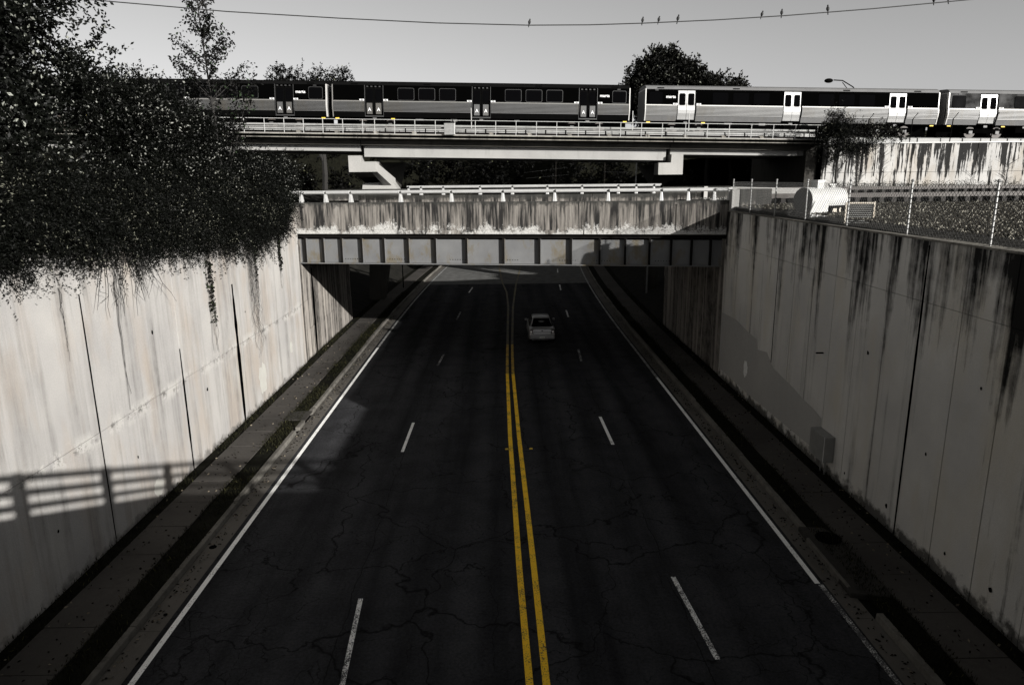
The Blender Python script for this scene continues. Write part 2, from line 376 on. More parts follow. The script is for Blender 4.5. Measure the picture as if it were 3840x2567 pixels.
def limbs(name, segs, mat, parent=None, n=5):
    mb = MB()
    for pts, ra, rb in segs: mb.tube(pts, ra, n, rb)
    return mb.build(name, mat, parent)
def wobble(a, b, k, amp, rnd):
    a = Vector(a); b = Vector(b)
    return [a.lerp(b, i / k) + Vector((rnd.uniform(-amp, amp), rnd.uniform(-amp, amp), rnd.uniform(-amp, amp) * .5)) * (0 < i < k) for i in range(k + 1)]

XL, XR = -10.6, 10.5          # faces of the two retaining walls
# ------------------------------------------------------------------ ground and road
MB().add([(-600, -300, -.06), (600, -300, -.06), (600, 900, -.06), (-600, 900, -.06)], [(0, 1, 2, 3)]).build('ground', 'dirt', kind='structure')
def strip(pl, w, z):
    mb = MB(); n = len(pl)
    for i in range(n):
        x, y = pl[i]; mb.v += [(x - w / 2, y, z), (x + w / 2, y, z)]
    mb.f = [(2 * i, 2 * i + 1, 2 * i + 3, 2 * i + 2) for i in range(n - 1)]
    return mb
cl = lambda y: 0.0 if y < 42 else (y - 42) ** 2 * .00085      # the road bends gently to the right
ys = [-14, 8, 20, 30, 38, 42] + list(range(46, 150, 4))
road = MB(); n_ = len(ys)
for y in ys: road.v += [(-7.75 + cl(y), y, 0), (7.85 + cl(y), y, 0)]
road.f = [(2 * i, 2 * i + 1, 2 * i + 3, 2 * i + 2) for i in range(n_ - 1)]
road.build('road', 'asphalt', kind='structure')

M['sun_asphalt'] = flat('asphalt_lightened_for_sun', (.10, .10, .097), .95, 0, .3, 1.5, spec=.03)  # paler asphalt puts the far sun streaks into the colour
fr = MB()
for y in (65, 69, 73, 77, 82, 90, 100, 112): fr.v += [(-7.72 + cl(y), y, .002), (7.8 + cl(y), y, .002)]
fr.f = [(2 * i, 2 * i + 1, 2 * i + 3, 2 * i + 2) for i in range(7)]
fr.build('sun_streak_patch', 'sun_asphalt', kind='structure')
marks = thing('road_markings', 'painted lane, edge and centre lines on the asphalt carriageway', 'road markings'); marks['kind'] = 'structure'
Z1 = .007
def yy(a, b, st=2.0):
    k = max(1, int((b - a) / st)); return [a + (b - a) * i / k for i in range(k + 1)]
strip([(-7.42 + cl(y), y) for y in yy(8, 40)], .13, Z1).build('edge_line', 'white_line', marks)
strip([(-7.42 + cl(y), y) for y in yy(40.02, 110)], .13, Z1).build('edge_line', 'white_shaded', marks)
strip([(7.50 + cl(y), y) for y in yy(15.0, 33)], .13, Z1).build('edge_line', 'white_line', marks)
strip([(7.50 + cl(y), y) for y in yy(33.02, 110)], .13, Z1).build('edge_line', 'white_shaded', marks)
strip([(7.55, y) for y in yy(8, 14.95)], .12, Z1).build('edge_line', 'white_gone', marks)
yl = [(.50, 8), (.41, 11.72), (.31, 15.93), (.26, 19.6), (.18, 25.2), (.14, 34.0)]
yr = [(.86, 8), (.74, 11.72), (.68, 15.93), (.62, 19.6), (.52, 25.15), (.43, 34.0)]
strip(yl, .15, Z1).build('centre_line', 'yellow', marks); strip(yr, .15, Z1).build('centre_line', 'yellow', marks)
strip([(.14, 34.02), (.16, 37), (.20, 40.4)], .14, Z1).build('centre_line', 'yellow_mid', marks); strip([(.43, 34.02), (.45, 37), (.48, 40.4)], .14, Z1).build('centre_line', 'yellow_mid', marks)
strip([(.20, 40.42), (.25, 45), (.36, 53), (.28, 60), (-.1, 66), (-.5, 80)], .14, Z1).build('centre_line', 'yellow_dim', marks)
strip([(.48, 40.42), (.56, 45), (.72, 53), (1.2, 65), (2.4, 85)], .14, Z1).build('centre_line', 'yellow_dim', marks)
for (x, y, x2, y2, mt, w) in ((-3.24, 11.6, -3.46, 14.7, 'white_worn', .11), (-3.74, 23.8, -3.72, 26.9, 'white_line', .11), (-3.53, 35.8, -3.41, 38.2, 'white_gone', .11), (-3.3, 48.2, -3.2, 51, 'white_gone', .11), (-3.0, 60, -2.8, 63, 'white_worn', .11),
        (4.28, 12.35, 4.09, 15.4, 'white_worn', .12), (3.97, 24.2, 3.92, 27.3, 'white_line', .12), (4.14, 36.2, 4.27, 39.0, 'white_gone', .12), (4.58, 48.6, 4.66, 51.2, 'white_worn', .12), (5.05, 60.8, 5.2, 64, 'white_worn', .12), (5.7, 72.5, 5.9, 75.5, 'white_worn', .12)):
    strip([(x, y), (x2, y2)], w, Z1).build('lane_dash', mt, marks)
# lane wear tracks
for x, side in ((.05, 'left'), (.93, 'right')):
    o = MB().prism([(x - .06, .0), (x + .06, 0), (x + .04, .022), (x - .04, .022)], 'y', 23.86, 23.96).build('road_marker', 'yellow_tag')
    o['label'] = 'small yellow raised road stud just %s of the double yellow centre line' % side; o['category'] = 'road stud'; o['group'] = 'raised studs by the centre line'

# gutters, kerbs, verges, sidewalks
def side_strips(s):
    side = 'left' if s < 0 else 'right'
    g0, g1, k1, v1, w1 = (7.62, 8.12, 8.30, 8.95, 10.15) if s < 0 else (7.66, 8.15, 8.33, 8.92, 10.05)
    wallx = -XL if s < 0 else XR
    Y0, Y1 = 7.5, 96
    X = lambda x, y: s * x + cl(y)
    gut = thing('gutter', '%s concrete gutter pan between edge line and kerb' % side, 'gutter'); gut['kind'] = 'structure'
    kb = thing('kerb', '%s line of pale worn kerb stones beside the gutter' % side, 'kerb'); kb['kind'] = 'structure'
    sw = thing('sidewalk', '%s narrow sidewalk of concrete slabs below the retaining wall' % side, 'sidewalk'); sw['kind'] = 'structure'
    rnd = random.Random(11 + int(s))
    y = Y0
    while y < Y1:
        y2 = y + 3.05
        a, b = sorted((X(g0, y), X(g1, y))); dx = cl(y2) - cl(y); g = .012
        MB().hexa([(a, y + g, -.05), (b, y + g, -.05), (b + dx, y2, -.05), (a + dx, y2, -.05)],
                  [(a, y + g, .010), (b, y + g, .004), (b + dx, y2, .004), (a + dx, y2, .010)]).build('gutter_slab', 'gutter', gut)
        a, b = sorted((X(g1, y), X(k1, y))); t = rnd.uniform(-.035, .02)
        lo, hi = (.02, 0) if s < 0 else (0, .02)
        if not (s < 0 and 26.4 < y + 1.5 < 29.5) and not (s > 0 and 14.2 < y + 1.5 < 17.6):
            inn = .03
            q0 = [(a, y + g, -.05), (b, y + g, -.05), (b + dx, y2, -.05), (a + dx, y2, -.05)]
            aa, bb = (a, b - inn) if s < 0 else (a + inn, b)
            q1 = [(aa, y + g, .15 + t), (bb, y + g, .15 + t), (bb + dx, y2, .15 + t), (aa + dx, y2, .15 + t)]
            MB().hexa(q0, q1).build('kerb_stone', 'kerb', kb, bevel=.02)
        y = y2
    y = Y0
    while y < Y1:
        y2 = y + 1.52
        dx = cl(y2) - cl(y); g = .02; t = rnd.uniform(-.006, .006); t2 = rnd.uniform(-.006, .006)
        a, b = sorted((X(v1, y), X(w1, y)))
        MB().hexa([(a, y + g, -.05), (b, y + g, -.05), (b + dx, y2, -.05), (a + dx, y2, -.05)],
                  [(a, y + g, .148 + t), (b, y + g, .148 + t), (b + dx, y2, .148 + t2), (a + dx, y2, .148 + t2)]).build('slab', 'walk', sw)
        y = y2
    v = MB(); ysl = yy(Y0, Y1, 2)
    for y in ysl:
        for x in (k1 - .01, v1 + .01): v.v.append((X(x, y), y, .11))
    v.f = [(2 * i, 2 * i + 1, 2 * i + 3, 2 * i + 2) if s > 0 else (2 * i + 1, 2 * i, 2 * i + 2, 2 * i + 3) for i in range(len(ysl) - 1)]
    v.build('verge', 'soil', kind='structure')
    v = MB()
    for y in ysl:
        for x in (w1 - .01, wallx + .3): v.v.append((X(x, y) if x < w1 else s * x + cl(y), y, .09))
    v.f = [(2 * i, 2 * i + 1, 2 * i + 3, 2 * i + 2) if s > 0 else (2 * i + 1, 2 * i, 2 * i + 2, 2 * i + 3) for i in range(len(ysl) - 1)]
    v.build('wall_foot_strip', 'soil', kind='structure')
    # grass tufts
    rng = np.random.default_rng(5 + int(s))
    n = 16000
    Yg = rng.uniform(Y0, 60, n); patch = np.sin(Yg * 1.3) + np.sin(Yg * .47 + 1) + rng.normal(size=n) * .4
    Xg = np.where(rng.uniform(size=n) < .72, rng.uniform(k1 - .03, v1 + .06, n), rng.uniform(w1, wallx, n))
    kk = patch > -.9; Yg = Yg[kk]; Xg = Xg[kk]; n = len(Yg)
    P = np.stack([s * Xg + np.where(Yg > 42, (Yg - 42) ** 2 * .00085, 0), Yg, np.full(n, .11)], 1)
    D = rng.normal(size=(n, 3)) * .5 + np.array([0, 0, 1.0])
    V, F = leaf_quads(P, D, .13, .02, rng)
    np_mesh('grass', V, F, 'grassm', kind='stuff', label='scrubby dark grass along the %s verge and wall foot' % side, category='grass')
side_strips(-1); side_strips(1)

rng = np.random.default_rng(31)
for sx, lab in ((-1, 'left'), (1, 'right')):
    n = 1500; Yl = rng.uniform(8, 50, n) ; Xl = np.where(rng.uniform(size=n) < .6, 8.05 - np.abs(rng.normal(size=n)) * .16, rng.uniform(8.9, 10.4, n))
    P = np.stack([sx * Xl + np.where(Yl > 42, (Yl - 42) ** 2 * .00085, 0), Yl, np.where(Xl < 8.2, .022, .165)], 1)
    V, F = leaf_quads(P, rng.normal(size=P.shape) * [1, 1, .15], .085, .055, rng); V = V.copy(); V[:, 2] = np.maximum(V[:, 2], .014)
    np_mesh('leaf_litter', V, F, 'litter', kind='stuff', label='dead leaves and grit lying along the %s kerb and sidewalk' % lab, category='leaf litter')
# storm drains
t = thing('storm_drain', 'dark kerb inlet in the sunlit left gutter', 'storm drain', (0, 0, 0), group='kerb inlets')
MB().box(-8.30, -8.12, 26.2, 27.0, -.04, .13).build('side_block', 'kerb', t, bevel=.02)
MB().box(-8.30, -8.12, 28.1, 28.7, -.04, .15).build('side_block', 'kerb', t, bevel=.02)
MB().box(-8.95, -8.10, 27.0, 28.1, .12, .17).build('cover', 'conc_dark', t, bevel=.015)
MB().box(-8.60, -8.28, 27.02, 28.08, -.04, .11).build('throat', 'black', t)
t = thing('storm_drain', 'large round-covered kerb inlet in the shaded right verge', 'storm drain', group='kerb inlets')
MB().prism([(8.0, 14.4), (8.95, 14.2), (9.15, 15.2), (9.1, 16.6), (8.75, 17.5), (8.1, 17.6)], 'z', -.03, .135).build('apron', 'conc_dark', t, bevel=.02)
cy = [(8.62 + .33 * math.cos(a), 16.9 + .33 * math.sin(a)) for a in [i * math.pi / 10 for i in range(20)]]
MB().prism(cy, 'z', .137, .16).build('cover', 'black', t)
MB().box(8.02, 8.10, 14.6, 16.9, -.02, .17).build('lip', 'kerb', t, bevel=.02)
for (x, y, r, lb) in ((-7.93, 17.2, .10, 'small round iron cap set in the left gutter'), (-7.80, 14.2, .05, 'tiny dark plug in the left gutter near the front')):
    c_ = [(x + r * math.cos(a), y + r * math.sin(a)) for a in [i * math.pi / 8 for i in range(16)]]
    o = MB().prism(c_, 'z', .003, .016).build('valve_cover', 'black'); o['label'] = lb; o['category'] = 'iron cover'

# ------------------------------------------------------------------ retaining walls
def panel_wall(name, label, xface, sgn, bounds, rows, mat, thick=.35, gap=.016, jitter=.006, seed=0, core='void', ztop=8.0, coping=True):
    w = thing(name, label, 'retaining wall')
    rnd = random.Random(seed)
    xb = xface + sgn * thick
    for i in range(len(bounds) - 1):
        for j in range(len(rows) - 1):
            x = xface + rnd.uniform(-jitter, jitter)
            a, b = sorted((x, xface + sgn * (thick - .1)))
            MB().box(a, b, bounds[i] + gap, bounds[i + 1] - gap, rows[j] + (.006 if j else 0), rows[j + 1] - (.006 if j < len(rows) - 2 else 0)).build('panel', mat, w)
    a, b = sorted((xface + sgn * .16, xb))
    MB().box(a, b, bounds[0], bounds[-1], -.3, ztop - .02).build('core', core, w)
    if coping:
        a, b = sorted((xface - sgn * .015, xb + sgn * .1))
        y = bounds[0]
        while y < bounds[-1]:
            MB().box(a, b, y + .01, min(y + 6, bounds[-1]) - .01, ztop, ztop + .05).build('coping', 'deck', w); y += 6
    return w
WL = panel_wall('retaining_wall', 'tall sunlit beige concrete retaining wall left of the road', XL, -1, [-34, -14, -7.1, -2.2, 2.7, 7.6, 12.5, 17.4, 22.3, 27.2, 32.0, 36.55], [-.2, 3.25, 8.0], 'wall_lit', seed=1, jitter=.004, gap=.028)
rb = [10.9 + 1.555 * k for k in range(14)] + [32.95]
rb = [9.345] + rb
panel_wall('retaining_wall', 'low near stretch of the right retaining wall beside the overpass', XR, 1, [-34, -20, -7.8, -3.1, 1.57, 6.2, 9.33], [-.2, 6.5, 7.45], 'wall_shade', seed=12, gap=.014, ztop=7.45)
WR = panel_wall('retaining_wall', 'tall shaded grey concrete retaining wall right of the road', XR, 1, rb, [-.2, 6.5, 8.0], 'wall_shade', seed=2, gap=.014, jitter=.005)
WA = panel_wall('abutment_wall', 'rust-streaked concrete abutment under the left bridge end', XL - .06, -1, [36.6, 37.7, 38.8, 40.9, 43.1, 45.8, 48.5], [-.2, 1.7, 3.3, 5.0, 6.6], 'abut', seed=3, gap=.03, jitter=.02, ztop=6.6, coping=False)
panel_wall('abutment_wall', 'dark water-streaked abutment under the right bridge end', XR + .05, 1, [33.0, 35.5, 38.0, 40.5, 43.0, 45.4], [-.2, 3.3, 6.7], 'abut', seed=4, gap=.03, jitter=.02, ztop=6.7, coping=False)

def joint(x, y, z0, z1, w, label, seed):
    rnd = random.Random(seed); n = 14; L_ = []; R_ = []
    for i in range(n + 1):
        z = z0 + (z1 - z0) * i / n; k = (.45 + .55 * min(1, i / 3, (n - i) / 5 + .1)) * rnd.uniform(.7, 1.15)
        L_.append((y - w * k * .5, z)); R_.append((y + w * k * .5, z))
    o = MB().prism(L_ + R_[::-1], 'x', x, x + (.012 if x < 0 else -.012)).build('joint_sealant', 'void', WR if x > 0 else (WL if x > XL - .02 else WA))
joint(XL - .006, 27.2, 0, 5.7, .30, '', 1)
joint(XL - .006, 22.3, .1, 4.3, .12, '', 2)
joint(XL - .006, 17.4, .2, 6.9, .05, '', 3)
joint(XL - .006, 36.5, 0, 6.6, .08, '', 4)
joint(XL - .04, 38.8, 0, 4.9, .30, '', 5)
joint(XR + .006, 17.12, .1, 7.9, .09, '', 6)
joint(XR + .006, 26.45, .1, 7.9, .08, '', 7)
for xw, sg, pts_ in ((XR, -1, ((12.2, .9), (13.4, .8), (15.0, .75), (17.6, .7), (20.0, .62), (24.1, .55), (14.6, 5.0), (19.4, 4.6), (16.2, 2.8))), (XL, 1, ((19.0, 1.9), (24.0, 2.4), (28.3, 4.4), (20.7, 5.2), (15.2, 1.6)))):
    for k, (y, z) in enumerate(pts_):
        r = .055 if k % 2 else .035
        o = MB().prism([(y + r * math.cos(a) * random.uniform(.7, 1.2), z + r * 1.3 * math.sin(a) * random.uniform(.7, 1.2)) for a in [i * math.pi / 5 for i in range(10)]], 'x', xw + sg * .007, xw + sg * .010).build('weep_hole', 'void', WR if sg < 0 else WL)
# paint blotches and fittings on the walls
def blotch(x, y, z, w, h, label, mat, seed, sgn):
    rnd = random.Random(seed); pts = []
    for i in range(22):
        a = 2 * math.pi * i / 22; k = rnd.uniform(.75, 1.1)
        pts.append((y + w * k * math.cos(a), z + h * k * math.sin(a)))
    o = MB().prism(pts, 'x', x, x + sgn * .004).build('paint_patch', mat); o['label'] = label; o['category'] = 'paint patch'
    return o
M['patch_pale'] = flat('pale_cover_paint', (.345, .338, .31), .8, 0, .05, 3)
M['patch_grey'] = concrete('grey_cover_paint', (.33, .325, .31), (.37, .36, .34), (.22, .21, .2), .4, (.55, .75), foot=(.15, .6, .8))
blotch(XR - .008, 29.2, 1.45, .26, .40, 'small white paint blotch low on the shaded right wall', 'whitewash', 3, -1)
blotch(XL + .008, 29.6, 1.15, .50, .72, 'pale cover-up patch low on the lit left wall near its far joint', 'patch_pale', 5, 1)
blotch(XL + .008, 19.9, .55, .30, .30, 'pale patch just above the railing shadow on the left wall', 'patch_pale', 6, 1)
blotch(XL + .008, 33.9, 1.55, .24, .34, 'small pale smear on the lit left wall near the bridge', 'patch_pale', 8, 1)
for i in range(7):      # the long band where graffiti was painted over, panel by panel
    pass
pp = [(21.85, .55), (21.85, 1.75), (22.4, 1.85), (23.3, 1.95), (24.2, 2.1), (26.2, 2.3), (26.9, 2.75), (28.0, 2.6), (28.1, 3.0), (29.3, 3.1), (30.8, 3.3), (32.9, 3.25), (32.9, .5), (29, .45), (25, .5)]
o = MB().prism(pp, 'x', XR - .0075, XR - .0115).build('paint_patch', 'patch_grey'); o['label'] = 'long pale grey cover-up band along the foot of the shaded right wall'; o['category'] = 'paint patch'
t = thing('utility_box', 'grey metal utility box fixed to the shaded right wall', 'utility box', (XR, 21.3, .62))
MB().box(-.34, -.012, -.52, .50, 0, .86).build('cabinet', 'box', t, bevel=.01)
M['bright_edge'] = flat('bright_box_edge', (.6, .6, .58), .5)  # pale strip along one edge of the cabinet
MB().box(-.348, -.338, -.525, -.505, .0, .86).build('edge_trim', 'bright_edge', t)
MB().box(-.36, -.345, -.50, .48, .02, .84).build('door', 'box', t, bevel=.006)
MB().tube([(-.10, .1, 0), (-.10, .1, -.6)], .03).build('conduit', 'box', t)
MB().tube([(-.10, -.2, 0), (-.10, -.2, -.6)], .03).build('conduit', 'box', t)
o = MB().box(XR - .25, XR - .012, 22.1, 22.16, 3.9, 3.94).build('wall_bracket', 'black'); o['label'] = 'short black bracket sticking out above the utility box'; o['category'] = 'bracket'

# ------------------------------------------------------------------ upper ground beside the cutting
MB().box(-140, XL - .3, -60, 48, -.05, 7.97).build('terrain', 'soil', kind='structure')
MB().add([(XR + .3, 9.4, 7.97), (160, 9.4, 7.97), (160, 50.6, 8.3), (21.5, 50.6, 8.3), (21.5, 45.8, 8.286), (XR + .3, 45.8, 8.286), (XR + .3, 9.4, -.05), (XR + .3, 34.0, -.05), (XR + .3, 34, 8.25), (XR + .3, 45.8, 0), (21.5, 45.8, 0), (21.5, 50.6, 0)],
         [(0, 1, 2, 3, 4, 5), (6, 0, 8, 7), (5, 4, 10, 9), (4, 3, 11, 10)]).build('terrain', 'ballast', kind='structure')
MB().box(XR + .36, 160, -60, 9.4, -.05, 7.44).build('terrain', 'ballast', kind='structure')
# embankments beyond the bridge, both sides
for s, lab in ((-1, 'l'), (1, 'r')):
    mb = MB(); Ys = list(range(44 if s > 0 else 48, 130, 4))
    for y in Ys:
        c = cl(y); x0 = (10.62 if s < 0 else 10.5)
        r = [(s * x0 + c, y, .05), (s * (x0 + 3.5) + c, y, 1.6), (s * (x0 + 10) + c, y, 6.8), (s * (x0 + 16) + c, y, 8.2), (s * 140 + c, y, 9.5)]
        mb.v += r
    for i in range(len(Ys) - 1):
        for j in range(4):
            q = (i * 5 + j, i * 5 + j + 1, i * 5 + j + 6, i * 5 + j + 5)
            mb.f.append(q if s > 0 else q[::-1])
    mb.build('embankment', 'dirt', kind='structure')
MB().add([(-300, 112, 0), (300, 112, 0), (300, 130, 13), (-300, 130, 13), (300, 400, 16), (-300, 400, 16)], [(0, 1, 2, 3), (3, 2, 4, 5)]).build('hill', 'soil', kind='structure')

# ------------------------------------------------------------------ the road bridge over the cutting
BA = math.atan(-.165)
br = thing('road_bridge', 'low road bridge with stained concrete parapet over grey steel girders', 'bridge', (0, 34.9, 0), (0, 0, BA))
S_ = [-10.5, -9.53, -8.52, -7.43, -6.24, -4.95, -3.52, -1.9, 0.0, 1.81, 3.38, 4.78, 6.02, 7.19, 8.22, 9.18, 10.07]
pj = [-11.2, -3.94, 4.0, 11.3]
for i in range(3):
    MB().box(pj[i] + .02, pj[i + 1] - .02, 0, .32, 7.12, 8.50).build('parapet', 'parapet', br, bevel=.015)
    MB().prism([(-.05, 7.12), (-.05, 6.93), (.30, 6.86), (.30, 7.12)], 'x', pj[i] + .025, pj[i + 1] - .025).build('ledge', 'parapet', br)
MB().box(-11.2, 11.3, .32, 10.1, 6.86, 7.45).build('deck', 'deck', br)
for i in range(3):
    MB().box(pj[i] + .02, pj[i + 1] - .02, 10.1, 10.4, 6.9, 8.62).build('parapet', 'parapet', br)
# fascia girder: web plates between stiffeners
edges = [-11.1] + S_ + [11.0]
for i in range(len(edges) - 1):
    MB().box(edges[i] + .064, edges[i + 1] - .057, .42, .44, 5.42, 6.62).build('web_plate', 'girder', br)
for x in S_:
    st = MB().box(x - .055, x + .045, .22, .43, 5.42, 6.71).build('stiffener', 'girder_dark', br); MB().box(x + .046, x + .062, .24, .415, 5.42, 6.66).build('pale_edge', 'girder', st)  # near-black stiffener with a paler strip along its right side
MB().box(-11.1, 11.0, .46, .50, 5.42, 6.8).build('web_core', 'girder_dark', br)
MB().box(-11.1, 11.0, .20, .66, 5.36, 5.415).build('bottom_flange', 'girder', br, bevel=.008)
MB().box(-11.1, 11.0, .22, .66, 6.72, 6.86).build('top_flange', 'girder_dark', br)
for i in range(5):
    y = 2.4 + i * 1.75
    MB().box(-11.1, 11.0, y, y + .03, 5.42, 6.86).box(-11.1, 11.0, y - .2, y + .23, 5.36, 5.415).build('girder', 'girder_dark', br)
for c in (-8.0, -5.6, -2.4, 0.3, 3.2, 4.9, 7.9):      # rows of bolt heads near the foot of the web
    mb = MB(); k = 7
    for j in range(k):
        x = c - .40 + j * .13
        if min(abs(x - s) for s in S_) > .05: mb.tube([(x, .405, 5.60), (x, .42, 5.60)], .022, 6)
    mb.build('bolt_row', 'black', br, kind='stuff')
# guard rails on both edges
def guard_rail(label, y, posts, zt, x0, x1, ends=None):
    g = thing('guard_rail', label, 'guard rail', (0, 34.9, 0), (0, 0, BA), group='guard rails on the road bridge')
    for x in posts:
        MB().hexa([(x - .085, y - .03, zt - .48), (x + .085, y - .03, zt - .48), (x + .11, y + .22, zt - .48), (x - .11, y + .22, zt - .48)],
                  [(x - .05, y + .0, zt - .08), (x + .05, y + .0, zt - .08), (x + .06, y + .14, zt - .02), (x - .06, y + .14, zt - .02)]).build('post', 'alu', g, bevel=.01)
    xs = [x0] + [p for p in posts if x0 < p < x1][::1] + [x1]
    for i in range(len(xs) - 1):
        if xs[i + 1] - xs[i] > .25:
            MB().tube([(xs[i] + .07, y + .05, zt + .02), (xs[i + 1] - .07, y + .05, zt + .02)], .085, 8).build('rail', 'alu', g)
    MB().tube([(x0, y + .16, zt + .06), (x1, y + .16, zt + .06)], .05, 8).build('top_rail', 'alu', g)
    return g
guard_rail('aluminium guard rail along the near parapet of the road bridge', .06, [-10.48, -9.16, -7.82, -5.2, -2.58, 0.01, 2.56, 5.14, 7.64, 8.89, 10.08, 10.78], 8.98, -11.0, 10.9)
guard_rail('aluminium guard rail along the far parapet of the road bridge', 10.2, [-7.83, -7.0, -5.53, -3.12, -1.04, 1.18, 3.35, 5.59, 6.68, 7.75], 9.10, -7.95, 8.2)
for x0, x1, lb in ((-13.5, -7.95, 'stained concrete block at the left end of the far bridge rail'), (8.25, 12.3, 'stained concrete block at the right end of the far bridge rail')):
    t = thing('end_block', lb, 'concrete block', (0, 34.9, 0), (0, 0, BA))
    xm = (x0 + x1) / 2
    MB().box(x0, xm - .02, 10.1, 10.5, 8.3, 9.02).build('block', 'parapet', t, bevel=.02)
    MB().box(xm, x1, 10.1, 10.5, 8.3, 9.02).build('block', 'parapet', t, bevel=.02)
o = MB().box(10.6, 10.95, 32.75, 33.1, 7.9, 9.0).build('end_post', 'pier', bevel=.02); o['label'] = 'white end post of the near guard rail above the wall corner'; o['category'] = 'post'
o = MB().box(11.05, 12.5, 32.9, 33.5, 7.9, 9.02).build('end_block', 'parapet', bevel=.02); o['label'] = 'stained concrete block right of the near guard rail'; o['category'] = 'concrete block'
# concrete barrier curving off to the right of the far rail
o = MB().hexa([(12.2, 43.0, 8.2), (22.6, 46.5, 8.2), (22.6, 46.8, 8.2), (12.2, 43.3, 8.2)], [(12.2, 43.0, 9.02), (22.6, 46.5, 8.72), (22.6, 46.8, 8.72), (12.2, 43.3, 9.02)]).build('low_barrier', 'pier'); o['label'] = 'low pale concrete barrier running right from the far bridge rail'; o['category'] = 'barrier'

# ------------------------------------------------------------------ near overpass the photographer stands on (its railing shades the left wall)
t = thing('near_overpass', 'concrete overpass with a three-bar railing at the viewpoint', 'overpass')
MB().box(-26, 26, -34, .7, 6.6, 7.35).build('deck', 'deck', t)  # deck carried far back, out of view, to cut sky light
MB().box(-26, 26, .62, .95, 6.4, 7.60).build('parapet', 'deck', t)
for z in (7.86, 8.20, 8.55): MB().tube([(-26, .8, z), (26, .8, z)], .085, 8).build('rail', 'alu', t)
for k in range(-9, 10):
    x = .74 + 2.68 * k
    MB().box(x - .13, x + .13, .70, .90, 7.6, 8.64).build('post', 'alu', t)

# ------------------------------------------------------------------ transit viaduct
SL = -.0215                                     # it falls gently to the right
vz = lambda x: 12.42 + SL * x
rot_v = (0, -math.atan(SL), 0)
va = thing('transit_viaduct', 'elevated concrete railway viaduct carrying the train across the road', 'viaduct', (0, 50, 12.42), (0, math.atan(-SL), 0))
# local frame: z = 0 is the top of the deck edge
segs = [-40, -9.86, 11.9, 22.6]
for i in range(3):
    MB().box(segs[i] + .03, segs[i + 1] - .03, 0, 10.6, -.16, 0).build('deck', 'dirt', va)  # soil-dark colour puts the shade under the train into the deck
    MB().box(segs[i] + .03, segs[i + 1] - .03, 0, .18, -.22, .06).build('edge_beam', 'deck', va)
for i in range(3):
    MB().box(segs[i] + .03, segs[i + 1] - .03, .95, 2.0, -.64, -.165).build('haunch', 'conc_dark', va)  # dark box added to put the deck overhang's shadow on the girders
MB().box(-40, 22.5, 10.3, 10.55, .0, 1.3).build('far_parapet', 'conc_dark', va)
def girder_box(x0, x1, d, y0, taper=0):
    mb = MB()
    y1 = y0 + 2.6
    return mb.hexa([(x0, y0 + .0, -d), (x1, y0 + .0, -d), (x1, y1, -d), (x0, y1, -d)], [(x0 - taper, y0 - .0, -.17), (x1 + taper, y0 - .0, -.17), (x1 + taper, y1, -.17), (x0 - taper, y1, -.17)])
for y0 in (1.45, 6.6):
    girder_box(-38, -9.98, 1.05, y0).build('girder', 'beam', va)
    girder_box(-9.72, 11.75, 1.42, y0).build('girder', 'beam', va)
    girder_box(12.05, 21.2, 1.0, y0).build('girder', 'beam', va)
    girder_box(21.25, 21.75, .98, y0, ).build('bearing_end', 'beam', va)
